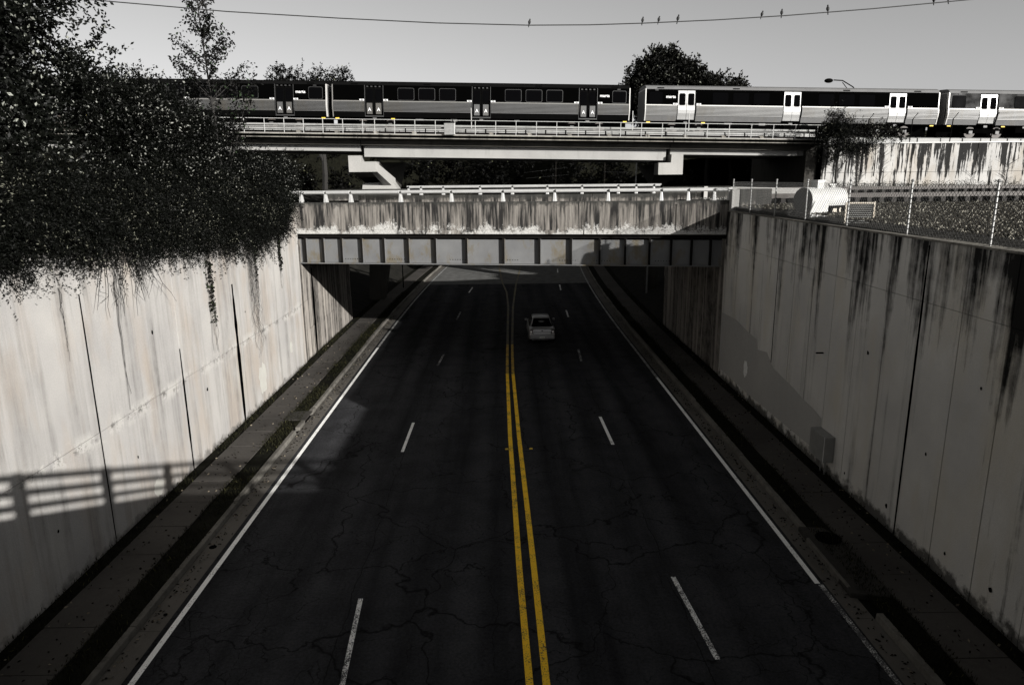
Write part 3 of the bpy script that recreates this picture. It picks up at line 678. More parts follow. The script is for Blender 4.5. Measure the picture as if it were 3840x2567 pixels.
# piers (own frame upright)
for (lab, cap, col, mid) in (('left hammerhead viaduct pier standing on the left sidewalk side', (-10.8, -8.85, 10.15, 11.28), (-11.2, -9.2), 0),
                             ('right viaduct pier with square cap above the guard rail', (11.1, 12.85, 9.75, 10.72), (11.4, 12.9), 1)):
    p = thing('viaduct_pier', lab, 'pier', (0, 0, 0), group='piers under the transit viaduct')
    x0, x1, zb, zt = cap
    c0, c1 = col
    if mid == 0:
        MB().prism([(x0, zt), (x0 + .87, zt), (x0 + .9, zt - .42), (x1, zt - .42), (x1, zb), (x0, zb)], 'y', 50.9, 52.3).build('cap', 'pier', p, bevel=.02)
        MB().hexa([(x0 + 1.55, 51.0, zb + .05), (x1, 50.95, zb + .05), (-8.0, 54.0, 8.9), (-8.7, 54.0, 8.9)],
                  [(x0 + 1.6, 51.0, zt - .46), (x1, 50.95, zt - .46), (-8.0, 54.0, 9.7), (-8.7, 54.0, 9.7)]).build('brace', 'pier', p)
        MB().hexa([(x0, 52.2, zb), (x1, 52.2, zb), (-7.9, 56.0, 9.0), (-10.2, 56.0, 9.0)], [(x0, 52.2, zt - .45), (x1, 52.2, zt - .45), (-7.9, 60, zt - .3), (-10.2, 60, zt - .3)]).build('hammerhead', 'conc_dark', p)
        MB().hexa([(-10.9, 56.2, 0), (-9.7, 56.2, 0), (-9.7, 57.4, 0), (-10.9, 57.4, 0)], [(-10.3, 55.6, 9.0), (-8.2, 55.6, 9.0), (-8.2, 57.4, 9.0), (-10.3, 57.4, 9.0)]).build('column', 'conc_dark', p)  # column's shade put into the dark concrete colour
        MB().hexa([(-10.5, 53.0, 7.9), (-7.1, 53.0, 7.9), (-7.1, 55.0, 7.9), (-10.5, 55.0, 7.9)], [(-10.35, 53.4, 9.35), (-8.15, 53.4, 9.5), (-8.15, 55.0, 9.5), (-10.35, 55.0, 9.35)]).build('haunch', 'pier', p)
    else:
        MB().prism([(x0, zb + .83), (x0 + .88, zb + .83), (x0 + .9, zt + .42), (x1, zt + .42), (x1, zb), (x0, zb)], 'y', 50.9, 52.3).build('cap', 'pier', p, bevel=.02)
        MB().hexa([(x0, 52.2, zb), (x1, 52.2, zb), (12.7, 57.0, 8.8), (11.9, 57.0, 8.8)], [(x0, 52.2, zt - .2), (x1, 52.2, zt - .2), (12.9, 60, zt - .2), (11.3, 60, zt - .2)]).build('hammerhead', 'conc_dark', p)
        MB().box(11.9, 12.7, 57, 58.4, 0, 9.0).build('column', 'conc_dark', p)  # dark concrete colour carries the shade under the viaduct
        MB().tube([(11.6, 55.9, 0), (11.6, 55.9, 8)], .07).build('drain_pipe', 'galv', p)
# abutment that receives the viaduct on the right, and retaining wall of the railway
aw = thing('viaduct_abutment', 'dark shaded abutment where the viaduct meets the railway wall', 'abutment')
MB().box(21.6, 22.4, 51.0, 62, 6, 11.6).build('face', 'conc_dark', aw)  # shade of this face put into its dark colour
rw = thing('railway_retaining_wall', 'pale railway retaining wall with black run-off streaks at right', 'retaining wall')
rx = [22.6, 24.4, 29.0, 33.6, 38.2, 42.8, 47.4, 52, 56.6, 61]
for i in range(len(rx) - 1):
    for z0, z1 in ((7.9, 9.75), (9.77, 11.72)):
        MB().box(rx[i] + .02, rx[i + 1] - .02, 50.6 + random.uniform(-.01, .01), 51.0, z0, z1).build('panel', 'ret', rw)
    MB().box(rx[i] + .005, rx[i + 1] - .005, 50.54, 51.04, 11.722, 11.80).build('coping', 'white_rail', rw)
MB().box(22.6, 61, 50.72, 51.1, 7.8, 11.6).build('core', 'void', rw)
MB().add([(22.4, 51.0, 11.6), (160, 51.0, 11.6 - .0), (160, 110, 11.6), (22.4, 110, 11.6)], [(0, 1, 2, 3)]).build('terrain', 'ballast', kind='structure')

# walkway railing on the viaduct
wr = thing('walkway_railing', 'white two-bar walkway railing along the viaduct edge', 'railing', (0, 50.09, 12.42), (0, math.atan(-SL), 0))
posts = [-20.3, -18.95, -17.6, -16.21, -14.87, -13.55, -12.23, -10.87, -9.51, -8.69, -7.33, -5.94, -4.54, -3.2, -1.8, -.4, 1.0, 2.4, 3.8, 5.3, 6.75, 8.21, 9.65, 11.09, 12.7, 14.22, 15.73, 17.27, 18.8, 20.34, 21.87]
for x in posts: MB().tube([(x, 0, .05), (x, 0, 1.02)], .024, 6).build('post', 'white_rail', wr)
for z in (.07, .50, 1.02): MB().tube([(-20.5, 0, z), (22.2, 0, z)], .022, 6).build('rail', 'white_rail', wr)
# white cover boards over the power rail, in short sections, with their brackets
cb = thing('cable_cover', 'long row of white cover boards beside the track on the viaduct', 'cover boards', (0, 51.6, 12.42), (0, math.atan(-SL), 0))
x = -21.0; k = 0
MB().box(-21, 22.4, .12, .2, .70, .82).build('cover_strip', 'cover', cb)
while x < 22.4:
    MB().prism([(0, .33), (.02, .53), (.20, .56), (.20, .33)], 'x', x + .05, min(x + 1.37, 22.4)).build('cover_board', 'cover', cb)
    x += 1.42
for k, x in enumerate([-14.2, -11.5, -8.8, -6.1, -3.4, -.7, 2.0, 4.8, 7.6, 10.3, 13.0, 15.7, 18.4]):
    o = MB().box(-.16, .16, 0, .3, 0, .30).box(-.10, .08, .02, .28, .28, .36).tube([(-.7, .1, .02), (-.2, .1, .06), (.15, .1, .22)], .03, 5).build('cable_bracket', 'deck', loc=None) if False else None
for k, x in enumerate([-14.2, -11.5, -8.8, -6.1, -3.4, -.7, 2.0, 4.8, 7.6, 10.3, 13.0, 15.7, 18.4]):
    MB().box(x - .14, x + .14, -.55, -.25, 0, .26).box(x - .18, x + .06, -.52, -.28, .24, .33).build('bracket', 'deck', cb)
for (a, b) in ((-17.5, -15.2), (-5.0, -4.0), (-.2, .9), (6.0, 7.2), (14, 15.0)):
    MB().box(a, b, -.3, -.1, 0, .16).build('duct', 'deck', cb)
t = thing('signal_cabinet', 'small pale metal cabinet hung on the viaduct railing', 'cabinet', (-3.55, 49.95, 12.5))
MB().box(-.36, .36, -.14, .1, .05, .82).build('case', 'galv', t, bevel=.02)
MB().tube([(-.2, 0, .82), (-.3, 0, 1.0)], .03).tube([(.2, 0, .82), (.25, 0, 1.05)], .03).build('bracket', 'black', t)
for x, h in ((-2.05, 1.6), (9.05, 1.55), (12.95, 1.5)):
    o = MB().tube([(x, 50.2, vz(x) + .5), (x, 50.2, vz(x) + h + .25)], .03, 6).build('marker_post', 'white_rail')
    o['label'] = {-2.05: 'thin white post just right of the small cabinet on the viaduct', 9.05: 'thin white post below the dark train car cab end', 12.95: 'thin white post below the first bright train doors'}[x]; o['category'] = 'post'
# cover boards continue along the railway at right, above the retaining wall
cr = thing('cable_cover', 'row of grey cover boards behind the fence on the railway wall', 'cover boards', (0, 53.2, 11.7), (0, math.atan(.016), 0))
x = 24.0
while x < 60:
    MB().prism([(0, .55), (.03, .98), (.35, 1.05), (.35, .5)], 'x', x + .04, x + 3.3).build('cover_board', 'cover', cr); 
    MB().box(x + 1.2, x + 1.5, -.1, .2, 0, .5).build('bracket', 'deck', cr)
    x += 3.36
# dark safety fence with cranked barbed-wire arms
fn = thing('security_fence', 'black mesh fence with cranked post tops on the railway wall', 'fence', (0, 50.75, 11.8))
for x in (22.7, 25.65, 28.75, 31.6, 34.5, 37.5, 40.5, 43.5):
    MB().tube([(x, 0, 0), (x + .06, 0, 1.55), (x + .38, 0, 1.95)], .035, 5).build('post', 'black', fn)
mb = MB()
for z in (1.62, 1.75, 1.9):
    mb.tube([(22.7, 0, z), (43.5, 0, z)], .006, 4)
mb.build('barbed_wire', 'black', fn)
# track slab
MB().box(-40, 22.6, 5.0, 8.2, .0, .34).build('track_slab', 'conc_dark', va)
for yv in (6.0, 7.45): MB().box(-40, 22.6, yv, yv + .07, .34, .48).build('running_rail', 'rail', va)

# ------------------------------------------------------------------ the train
LC = 22.75
PROF = [(.10, .98), (.03, 1.32), (-.03, 1.55), (-.05, 1.8), (-.01, 2.08), (.05, 2.3), (.14, 3.30)]   # (depth, height) of the side
def pz(z):
    for (a, b), (c, d) in zip(PROF, PROF[1:]):
        if b <= z <= d: return a + (c - a) * (z - b) / (d - b)
    return PROF[-1][0] if z > 3.3 else PROF[0][0]
def side(mb, x0, x1, z0, z1, off=0.0, th=.05):
    zs = sorted({z0, z1} | {p[1] for p in PROF if z0 < p[1] < z1})
    pts = [(pz(z) + off, z) for z in zs] + [(pz(z) + off + th, z) for z in reversed(zs)]
    return mb.prism(pts, 'x', x0, x1)
def rrect(mb, x0, x1, z0, z1, r, off, th=.012):
    pts = []
    for cx, cz, a0 in ((x1 - r, z0 + r, -90), (x1 - r, z1 - r, 0), (x0 + r, z1 - r, 90), (x0 + r, z0 + r, 180)):
        for k in range(4):
            a = math.radians(a0 + 30 * k); pts.append((cx + r * math.cos(a), cz + r * math.sin(a)))
    n = len(pts)
    return mb.add([(p[0], pz(p[1]) + off, p[1]) for p in pts] + [(p[0], pz(p[1]) + off + th, p[1]) for p in pts],
                  [tuple(range(n)), tuple(range(2 * n - 1, n - 1, -1))] + [(i, i + n, (i + 1) % n + n, (i + 1) % n) for i in range(n)])
def make_car(label, style, cab, nums):
    c = thing('train_car', label, 'train car', group='cars of the train on the viaduct')
    br_ = style == 'bright'
    fl, blt, rf = ('steel', 'belt', 'roofm') if br_ else ('steel_shaded', 'belt_shaded', 'roof_shaded')  # dull set carries darker reflection and shade in its colours
    X = (lambda x: x) if cab == 'left' else (lambda x: LC - x)
    def seg(a, b): return tuple(sorted((X(a), X(b))))
    doors = [(2.56, 3.90), (10.72, 12.06), (18.88, 20.22)]
    # inner body, floor and roof
    MB().box(.12, LC - .12, .30, 2.95, 1.0, 3.3).build('body', 'void', c)
    MB().prism([(.14, 3.302), (.20, 3.50), (.55, 3.62), (1.6, 3.68), (2.6, 3.62), (3.0, 3.302)], 'x', .06, LC - .06).build('roof', rf, c)
    secs = [(.10, 2.50), (3.96, 10.66), (12.12, 18.82), (20.28, LC - .10)]
    for i, (a, b) in enumerate(secs):
        x0, x1 = seg(a, b)
        side(MB(), x0, x1, .98, 1.36).build('skirt', 'skirt' if br_ else 'black', c)
        pn_ = side(MB(), x0, x1, 1.36, 2.10).build('fluted_panel', 'groove', c)
        mb = MB()
        for k in range(8):
            z = 1.375 + k * .091; mb.prism([(pz(z) - .028, z + .005), (pz(z) - .028, z + .05), (pz(z) + .004, z + .066), (pz(z) + .004, z - .008)], 'x', x0 + .01, x1 - .01)
        mb.build('rib', fl, pn_)
        side(MB(), x0, x1, 2.10, 2.175, -.03, .07).build('belt_rail', blt, c)
        side(MB(), x0, x1, 2.18, 3.30).build('window_band', 'band', c)
    wins = [(.34, 1.36)] if True else []
    for d0 in (5.2 - .0, 13.36):
        for k in range(3): wins.append((d0 + k * 1.58, d0 + 1.2 + k * 1.58))
    for a, b in wins:
        x0, x1 = seg(a, b)
        rrect(MB(), x0 - .03, x1 + .03, 2.22, 3.13, .12, -.008).build('window_frame', 'band' if br_ else 'frame_w', c)
        w = rrect(MB(), x0, x1, 2.25, 3.10, .10, -.016).build('window', 'glass', c)
    for k, (a, b) in enumerate(doors):
        x0, x1 = seg(a, b); xm = (x0 + x1) / 2
        mbf = MB(); side(mbf, x0 - .045, x0 - .01, 1.05, 3.30, -.02, .2); side(mbf, x1 + .01, x1 + .045, 1.05, 3.30, -.02, .2)
        mbf.box(x0 - .04, x1 + .04, .0, .25, 1.0, 1.09)
        mbf.build('door_frame', 'black' if br_ else 'frame_w', c)
        for (p, q) in ((x0, xm - .012), (xm + .012, x1)):
            lf = side(MB(), p, q, 1.10, 3.22, .045 if br_ else .10, .04).build('door_leaf', 'door' if br_ else 'black', c)  # on dull cars a dark reflection is put into the leaf colour
            rrect(MB(), p + .09, q - .09, 2.14, 3.02, .10, (.035 if br_ else .09)).build('door_window', 'glass', lf)
            if not br_:
                MB().box(p + .12, q - .12, .0, .012, 1.2, 2.0).build('lower_sheet', 'steel_shaded', lf)
                me = text_mesh('A', .34, .006); lt = link('door_letter', me, 'letter', lf); lt.rotation_euler = (math.radians(90), 0, 0); lt.location = ((p + q) / 2, -.03, 1.42)
        if not br_:
            for j in range(4): MB().box(x0 + .12 + j * .31, x0 + .25 + j * .31, .10, .13, 3.16, 3.24).build('door_light', 'frame_w', c)
        # number plates either side of the doors
        if k in (0, 2) or not br_:
            for sx in ((x0 - .40, x0 - .06), (x1 + .06, x1 + .40)):
                if sx[0] < .2 or sx[1] > LC - .2: continue
                pl = MB().box(sx[0], sx[1], -.075, -.055, 2.16, 2.28).build('number_plate', 'letter', c)
                me = text_mesh(nums, .13, .003); lt = link('number', me, 'black', pl); lt.rotation_euler = (math.radians(90), 0, 0); lt.location = ((sx[0] + sx[1]) / 2, -.079, 2.175)
        MB().box(xm - .14, xm + .14, .12, .2, .80, .95).build('step_light', 'skirt', c)
    me = text_mesh('marta', .30, .004); lt = link('lettering', me, 'letter', c); lt.rotation_euler = (math.radians(90), 0, 0)
    lt.location = (X(1.98), .035, 2.66); lt.scale = (1.05, 1, 1)
    for v, nm in ((.03, 'end_post'), (LC - .09, 'end_post')):
        side(MB(), v, v + .07, .98, 3.30, -.03, .25).box(v, v + .07, .14, 2.9, 3.30, 3.34).build(nm, 'belt' if br_ or v > 1 else 'belt_shaded', c)
    x0 = X(.9)
    MB().box(x0 - .12, x0 + .12, .10, .13, 3.20, 3.26).build('marker_light', 'frame_w', c)
    for q in (1.2, 7.0, 15.5, 21.0):
        MB().box(X(q) - .25, X(q) + .25, .12, .19, 3.36, 3.43).build('vent', 'black', c)
    MB().box(.02, .12, .35, 2.9, 1.0, 3.3).build('end_wall', 'roofm', c)
    MB().box(LC - .12, LC - .02, .35, 2.9, 1.0, 3.3).build('end_wall', 'roofm', c)
    MB().box(LC - .02, LC + .45, 1.1, 2.1, .9, 2.9).build('gangway', 'black', c)
    # under the floor
    MB().box(.1, LC - .1, 1.25, 2.5, -.05, .99).build('underfloor_fill', 'void', c)  # near-black box added so the space under the floor stays dark
    for q in (3.3, 19.4):
        bo = MB().box(q - 1.5, q + 1.5, .35, .50, .38, .72).box(q - 1.3, q + 1.3, 2.6, 2.8, .38, .72).box(q - .3, q + .3, .4, 2.8, .5, .95).build('bogie', 'void', c)
        for w in (-1.05, 1.05):
            MB().tube([(q + w, .42, .43), (q + w, .56, .43)], .43, 16).build('wheel', 'rail', bo)
            MB().box(q + w - .14, q + w + .14, .28, .36, .34, .56).build('axle_box', 'skirt', bo)
    for (a, b, h, m_) in ((5.8, 8.2, .5, 'void'), (8.6, 10.4, .42, 'void'), (11, 13.6, .52, 'void'), (14.2, 16.6, .4, 'void'), (9.0, 9.5, .2, 'skirt'), (13.9, 14.3, .15, 'skirt'), (6.3, 6.9, .16, 'skirt')):
        MB().box(a, b, .30 if m_ == 'skirt' else .35, 1.2, .95 - h, .95).build('equipment_box', m_, c)
    for q in (.35, 4.6, LC - .35):
        MB().box(q - .14, q + .14, .10, .16, .84, .92).build('warning_tag', 'yellow_tag', c)
    return c
TR = 13.08                                     # height of the rail top at x = 0
def place_car(c, x):
    c.location = (x, 56.0, TR + SL * x); c.rotation_euler = (0, math.atan(-SL), 0)
cardark = make_car('dark train car with outlined windows, its cab end facing the bright cars', 'dull', 'right', '703')
place_car(cardark, -12.9)
c2 = copy_tree(cardark); place_car(c2, -36.0); c2['label'] = 'dark train car partly hidden by the trees at the left end of the train'
carb = make_car('silver train car with three pairs of bright doors, cab end at its left', 'bright', 'left', '273')
place_car(carb, 10.95)
c3 = copy_tree(carb); place_car(c3, 34.35); c3['label'] = 'silver train car with grey reflection coloured into its window band, cut by the right picture edge'
for ch in c3.children:
    if ch.name.startswith('window_band'):
        ch.data = ch.data.copy(); ch.data.materials[0] = M['band_grey']
    if ch.name.startswith('window') and not ch.name.startswith(('window_band', 'window_frame')):
        ch.data = ch.data.copy(); ch.data.materials[0] = M['glass_grey']
    if ch.name.startswith('lettering'):
        ch.location.y += 5; bpy.data.objects.remove(ch)

# ------------------------------------------------------------------ freight tracks and ballast on the right bank
def ballast(name, x0, x1, y0, y1, n, mat, label, seed):
    rng = np.random.default_rng(seed)
    P = np.stack([rng.uniform(x0, x1, n), rng.uniform(y0, y1, n), np.zeros(n)], 1)
    P[:, 2] = 7.97 + (P[:, 1] + 60) / 110.6 * .33 + .01
    s = rng.uniform(.022, .055, (n, 1)) * (1 + (P[:, 1:2] - 20) * .012)
    base = np.array([[1, 0, 0], [-.5, .87, 0], [-.5, -.87, 0], [0, 0, 1.1]])
    V = base[None] * s[:, None] * rng.uniform(.6, 1.3, (n, 4, 1)) + rng.normal(size=(n, 4, 3)) * s[:, None] * .25 + P[:, None]
    F = np.array([[0, 1, 3], [1, 2, 3], [2, 0, 3]])[None] + (np.arange(n) * 4)[:, None, None]
    return np_mesh(name, V.reshape(-1, 3), F.reshape(-1, 3), mat, kind='stuff', label=label, category='gravel')
ballast('gravel', 12.0, 44, 37.5, 45.5, 38000, 'stone', 'pale ballast stones between the two freight tracks', 1)
ballast('gravel', 11.15, 44, 12, 34.3, 110000, 'stone_b', 'brownish ballast stones between the fence and the near freight track', 2)
zt = lambda y: 7.97 + (y + 60) / 110.6 * .33
def track(label, y, x0, x1, raise_):
    t = thing('railway_track', label, 'railway track', (0, y, zt(y)), group='freight tracks')
    for dy in (-.72, .72): MB().box(x0, x1, dy - .035, dy + .035, raise_ - .02, raise_ + .17).build('rail', 'rail', t)
    x = x0 + .3
    while x < x1: 
        MB().box(x, x + .22, -1.3, 1.3, 0, raise_).build('sleeper', 'tie', t); x += .6
track('near freight track of dark rails on timber sleepers', 35.6, 13.2, 50, .28)
track('far freight track of dark rails below the railway wall', 47.8, 18, 50, .36)

# chain-link fence on the right wall
cf = thing('chain_link_fence', 'galvanised chain-link fence on top of the shaded right wall', 'fence', (10.72, 0, 8.05))
for y in (9.4, 12.1, 15.3, 18.55, 21.87, 24.95, 27.8, 30.6, 33.0):
    p = MB().tube([(0, y, -.03), (0, y, 1.36)], .027, 8).build('post', 'galv', cf)
    MB().ball((0, y, 1.39), .045, 4).build('post_cap', 'galv', p)
MB().tube([(0, 9.4, 1.30), (0, 33.0, 1.30)], .006, 4).build('tension_wire', 'galv', cf)
pitch_, hh = .13, 1.28
Vs, Fs = [], []
for d in (1, -1):
    y = 9.4 - hh
    while y < 33 + hh:
        a = (0, y, .02); b = (0, y + d * hh, .02 + hh)
        (ya, za), (yb, zb_) = (a[1], a[2]), (b[1], b[2])
        if d < 0: pass
        lo, hi = 9.4, 33.0
        def clip(t): return
        t0, t1 = 0.0, 1.0
        dy = yb - ya
        ts = sorted(((lo - ya) / dy, (hi - ya) / dy)); t0 = max(t0, ts[0]); t1 = min(t1, ts[1])
        if t1 > t0:
            w = .0075
            p0 = np.array([0, ya + dy * t0, za + hh * t0]); p1 = np.array([0, ya + dy * t1, za + hh * t1])
            nrm = np.array([0, -hh, dy]); nrm = nrm / np.linalg.norm(nrm) * w
            xo = np.array([w, 0, 0])
            o_ = len(Vs)
            Vs += [p0 - nrm, p0 + xo, p0 + nrm, p1 - nrm, p1 + xo, p1 + nrm]
            Fs += [(o_, o_ + 1, o_ + 4, o_ + 3), (o_ + 1, o_ + 2, o_ + 5, o_ + 4), (o_ + 2, o_, o_ + 3, o_ + 5)]
        y += pitch_
np_mesh('wire_mesh', np.array(Vs), np.array(Fs), 'mesh_wire', cf, kind='stuff')

# white tank on its saddle behind the fence
tk = thing('fuel_tank', 'white horizontal tank with shade-coloured end cap behind the chain-link fence', 'tank', (11.95, 26.6, 7.98), (0, 0, math.radians(22)))
def cyl_ring(x, r, cz, n=28, ry=None): return [(x, r * math.cos(2 * math.pi * i / n), cz + r * math.sin(2 * math.pi * i / n)) for i in range(n)]
R_ = .47; cz_ = .72
MB().loft([cyl_ring(-.85, R_, cz_), cyl_ring(.75, R_, cz_), cyl_ring(.93, R_ * .93, cz_), cyl_ring(1.03, R_ * .72, cz_), cyl_ring(1.09, R_ * .35, cz_)]).build('shell', 'tank', tk, smooth=False)
MB().loft([cyl_ring(-.87, R_ * .97, cz_), cyl_ring(-.851, R_ * .97, cz_)]).build('end_cap', 'tank_end', tk)  # shade on the left end put into its dark colour
MB().prism([(-.95, 0), (-.1, 0), (-.1, .7), (-.75, .7), (-.95, .3)], 'y', -.50, -.44).build('saddle', 'tank', tk)
MB().box(-.8, .9, -.3, .4, 0, .28).build('skid', 'tank_end', tk)
MB().box(-.05, .85, -.52, -.1, 0, .52).build('engine', 'black', tk)
MB().box(.1, .3, -.535, -.525, .28, .42).box(.42, .5, -.535, -.525, .2, .44).build('gauge_panel', 'beige', tk)
MB().box(-.40, -.08, -.2, .12, 1.14, 1.42).box(-.44, -.04, -.24, .16, 1.42, 1.45).build('turret', 'tank', tk)
MB().tube([(.52, 0, 1.17), (.52, 0, 1.25)], .12, 10).box(.35, .70, -.04, .04, 1.26, 1.30).build('hatch', 'tank', tk)
MB().tube([(.15, 0, 1.15), (.15, 0, 1.23)], .04, 8).tube([(.28, 0, 1.15), (.28, 0, 1.22)], .035, 8).build('valve', 'tank', tk)
gt = thing('slatted_gate', 'beige framed louvred panel leaning beside the white tank', 'panel', (11.05, 22.75, 7.95), (0, 0, math.radians(-8)))
gt.scale = (.72, 1, .78)
for (a, b, c_, d_) in ((0, .06, 0, 1.02), (1.2, 1.26, 0, 1.05), (0.061, 1.199, .96, 1.02), (0.061, 1.199, 0, .05)):
    MB().box(a, b, -.03, .03, c_, d_).build('frame', 'beige', gt)
for k in range(11):
    z = .10 + k * .078
    MB().hexa([(.065, -.03, z), (1.195, -.03, z), (1.195, -.02, z), (.065, -.02, z)], [(.065, .02, z + .03), (1.195, .02, z + .03), (1.195, .03, z + .03), (.065, .03, z + .03)]).build('slat', 'box', gt)
MB().box(.06, 1.2, .04, .06, .04, .98).build('back_sheet', 'black', gt)
o = MB().box(0, .5, 0, .18, 0, .07).build('timber_block', 'cover'); o.location = (11.0, 23.2, 8.06); o.rotation_euler = (0, .3, .9)
o['label'] = 'pale timber offcut lying between the tank and the louvred panel'; o['category'] = 'timber'
t = thing('rope_tangle', 'dark heap of hose and pipes left of the white tank', 'hose heap', (11.4, 27.4, 8.0))
for k in range(5):
    MB().tube([(.25 * math.cos(a) * (1 + .2 * k) + .1 * k, .5 * math.sin(a), .06 + .05 * k) for a in [i * math.pi / 6 for i in range(12)]], .03, 5).build('hose', 'black', t)

# ------------------------------------------------------------------ the car
car = thing('sedan', 'silver saloon car driving away under the bridge, seen from behind', 'car', (2.26, 40.3, 0), (0, 0, 0)); car.scale = (.87, .93, .96)
def ring(y, hw, zb, zt_, sq=.32):
    pts = []
    for i in range(20):
        a = 2 * math.pi * i / 20; c, s = math.cos(a), math.sin(a)
        x = hw * math.copysign(abs(c) ** sq, c); z = (zb + zt_) / 2 + (zt_ - zb) / 2 * math.copysign(abs(s) ** sq, s)
        pts.append((x, y, z))
    return pts
MB().loft([ring(.02, .74, .46, .84), ring(.06, .82, .40, .92), ring(.16, .87, .32, .98), ring(.45, .90, .27, 1.02), ring(1.4, .92, .24, .98), ring(3.4, .92, .24, .94), ring(4.3, .88, .28, .84), ring(4.75, .80, .34, .72), ring(4.88, .68, .42, .62)]).build('body', 'carpaint', car, smooth=True)
def cabring(y, hb, ht, zb, zt_):
    return [(-hb, y, zb), (-ht - .03, y, zt_ - .10), (-ht + .08, y, zt_ - .015), (0, y, zt_), (ht - .08, y, zt_ - .015), (ht + .03, y, zt_ - .10), (hb, y, zb)]
MB().loft([cabring(.62, .78, .74, .93, .99), cabring(1.05, .80, .64, .93, 1.27), cabring(1.38, .82, .60, .93, 1.43), cabring(1.9, .82, .60, .93, 1.47), cabring(2.6, .82, .61, .93, 1.46), cabring(3.0, .80, .60, .93, 1.36), cabring(3.75, .74, .68, .90, .96)]).build('cabin', 'carpaint', car, smooth=True)
MB().hexa([(-.70, .63, 1.015), (.70, .63, 1.015), (.54, 1.29, 1.405), (-.54, 1.29, 1.405)], [(-.70, .66, .98), (.70, .66, .98), (.54, 1.32, 1.37), (-.54, 1.32, 1.37)]).build('rear_window', 'carglass', car)
for s in (-1, 1):
    MB().hexa([(s * .835, 1.0, .97), (s * .835, 3.3, .95), (s * .66, 2.75, 1.37), (s * .655, 1.5, 1.38)], [(s * .80, 1.0, .97), (s * .80, 3.3, .95), (s * .62, 2.75, 1.37), (s * .615, 1.5, 1.38)]).build('side_window', 'carglass', car)
MB().hexa([(-.84, -.07, .36), (.84, -.07, .36), (.90, .30, .34), (-.90, .30, .34)], [(-.84, -.06, .60), (.84, -.06, .60), (.91, .30, .62), (-.91, .30, .62)]).build('bumper', 'carpaint', car, bevel=.03)
MB().box(-.80, .80, -.05, .3, .25, .345).build('lower_bumper', 'black', car)
MB().box(-.72, .72, -.055, -.045, .29, .30).build('chrome_strip', 'chrome', car)
MB().hexa([(-.56, .0, .63), (.56, .0, .63), (.60, .05, .96), (-.60, .05, .96)], [(-.56, .03, .63), (.56, .03, .63), (.60, .08, .96), (-.60, .08, .96)]).build('boot_lid', 'carpaint', car)
MB().box(-.62, .62, -.012, .05, .795, .807).build('boot_seam', 'black', car)
for s in (-1, 1):
    tl = MB().hexa([(s * .62, -.01, .64), (s * .86, .10, .64), (s * .86, .20, .64), (s * .62, .05, .64)], [(s * .64, .0, .90), (s * .86, .12, .90), (s * .86, .22, .90), (s * .64, .06, .90)]).build('tail_light', 'lamp_red', car)
    MB().ball((s * .74, .03, .79), .065, 5, (1, .5, 1)).build('lens', 'lamp_clear', tl)
    MB().box(min(s * .64, s * .84), max(s * .64, s * .84), .0, .04, .655, .68).build('reflector', 'lamp_clear', tl)
    MB().box(min(s * .92, s * 1.08), max(s * .92, s * 1.08), 2.95, 3.08, .96, 1.08).build('mirror', 'carpaint', car, bevel=.03)
    for y in (.95, 3.85):
        w = MB().tube([(s * .72, y, .33), (s * .92, y, .33)], .33, 20).build('wheel', 'tyre', car)
        MB().tube([(s * .90, y, .33), (s * .925, y, .33)], .20, 12).build('rim', 'galv', w)
pl = MB().box(-.17, .17, -.095, -.075, .40, .52).build('licence_plate', 'plate', car)
mb = MB()
for k in range(6): mb.box(-.12 + k * .042, -.095 + k * .042, -.099, -.095, .43, .49)
mb.build('plate_characters', 'tank_end', pl)
mb = MB()
for k in range(7): mb.box(-.12 + k * .035, -.098 + k * .035, .025, .04, .905, .925)
mb.build('badge_letters', 'letter', car)
MB().ball((0, .02, .855), .05, 5, (1.4, .3, .6)).build('emblem', 'black', car)

# ------------------------------------------------------------------ cable with birds
cab = [(-30, 17.9), (-24, 17.3), (-17.86, 16.76), (-15.09, 16.51), (-10.78, 16.13), (-6.32, 15.85), (-2.52, 15.65), (1.12, 15.54), (3.57, 15.535), (5.70, 15.58), (8.63, 15.68), (11.42, 15.82), (14.91, 16.05), (18.30, 16.32), (22, 16.62), (30, 17.3)]
o = MB().tube([(x, 30, z) for x, z in cab], .020, 6).build('overhead_cable', 'wire'); o['label'] = 'thin black cable sagging across the sky'; o['category'] = 'cable'
def cz(x):
    for (a, b), (c, d) in zip(cab, cab[1:]):
        if a <= x <= c: return b + (d - b) * (x - a) / (c - a)
def bird(seed):
    r = random.Random(seed); mb = MB()
    mb.ball((0, 0, .085), .048, 6, (1, 1, 1.5)); mb.ball((.004, -.012, .172), .026, 5)
    mb.add([(-.006, -.035, .172), (.006, -.035, .172), (0, -.06, .168), (0, -.035, .18)], [(0, 1, 2), (1, 3, 2), (3, 0, 2)])
    mb.hexa([(-.018, .01, .04), (.018, .01, .04), (.018, .03, .05), (-.018, .03, .05)], [(-.014, .02, -.085), (.014, .02, -.085), (.014, .028, -.085), (-.014, .028, -.085)])
    mb.tube([(-.012, 0, .03), (-.012, 0, 0)], .004, 4); mb.tube([(.012, 0, .03), (.012, 0, 0)], .004, 4)
    return mb
bl = ['lone dark bird on the cable well left of the others', 'dark bird above the round treetop, first of its close trio', 'middle bird of the trio perched above the round treetop', 'dark bird last and tallest of the trio above the treetop', 'small dark bird, first of the pair between trio and street lamp', 'larger dark bird, second of the pair between trio and street lamp', 'dark bird on the cable just short of the street lamp', 'dark bird near the top edge, before the last bird', 'last dark bird where the cable leaves the picture']
b0 = None
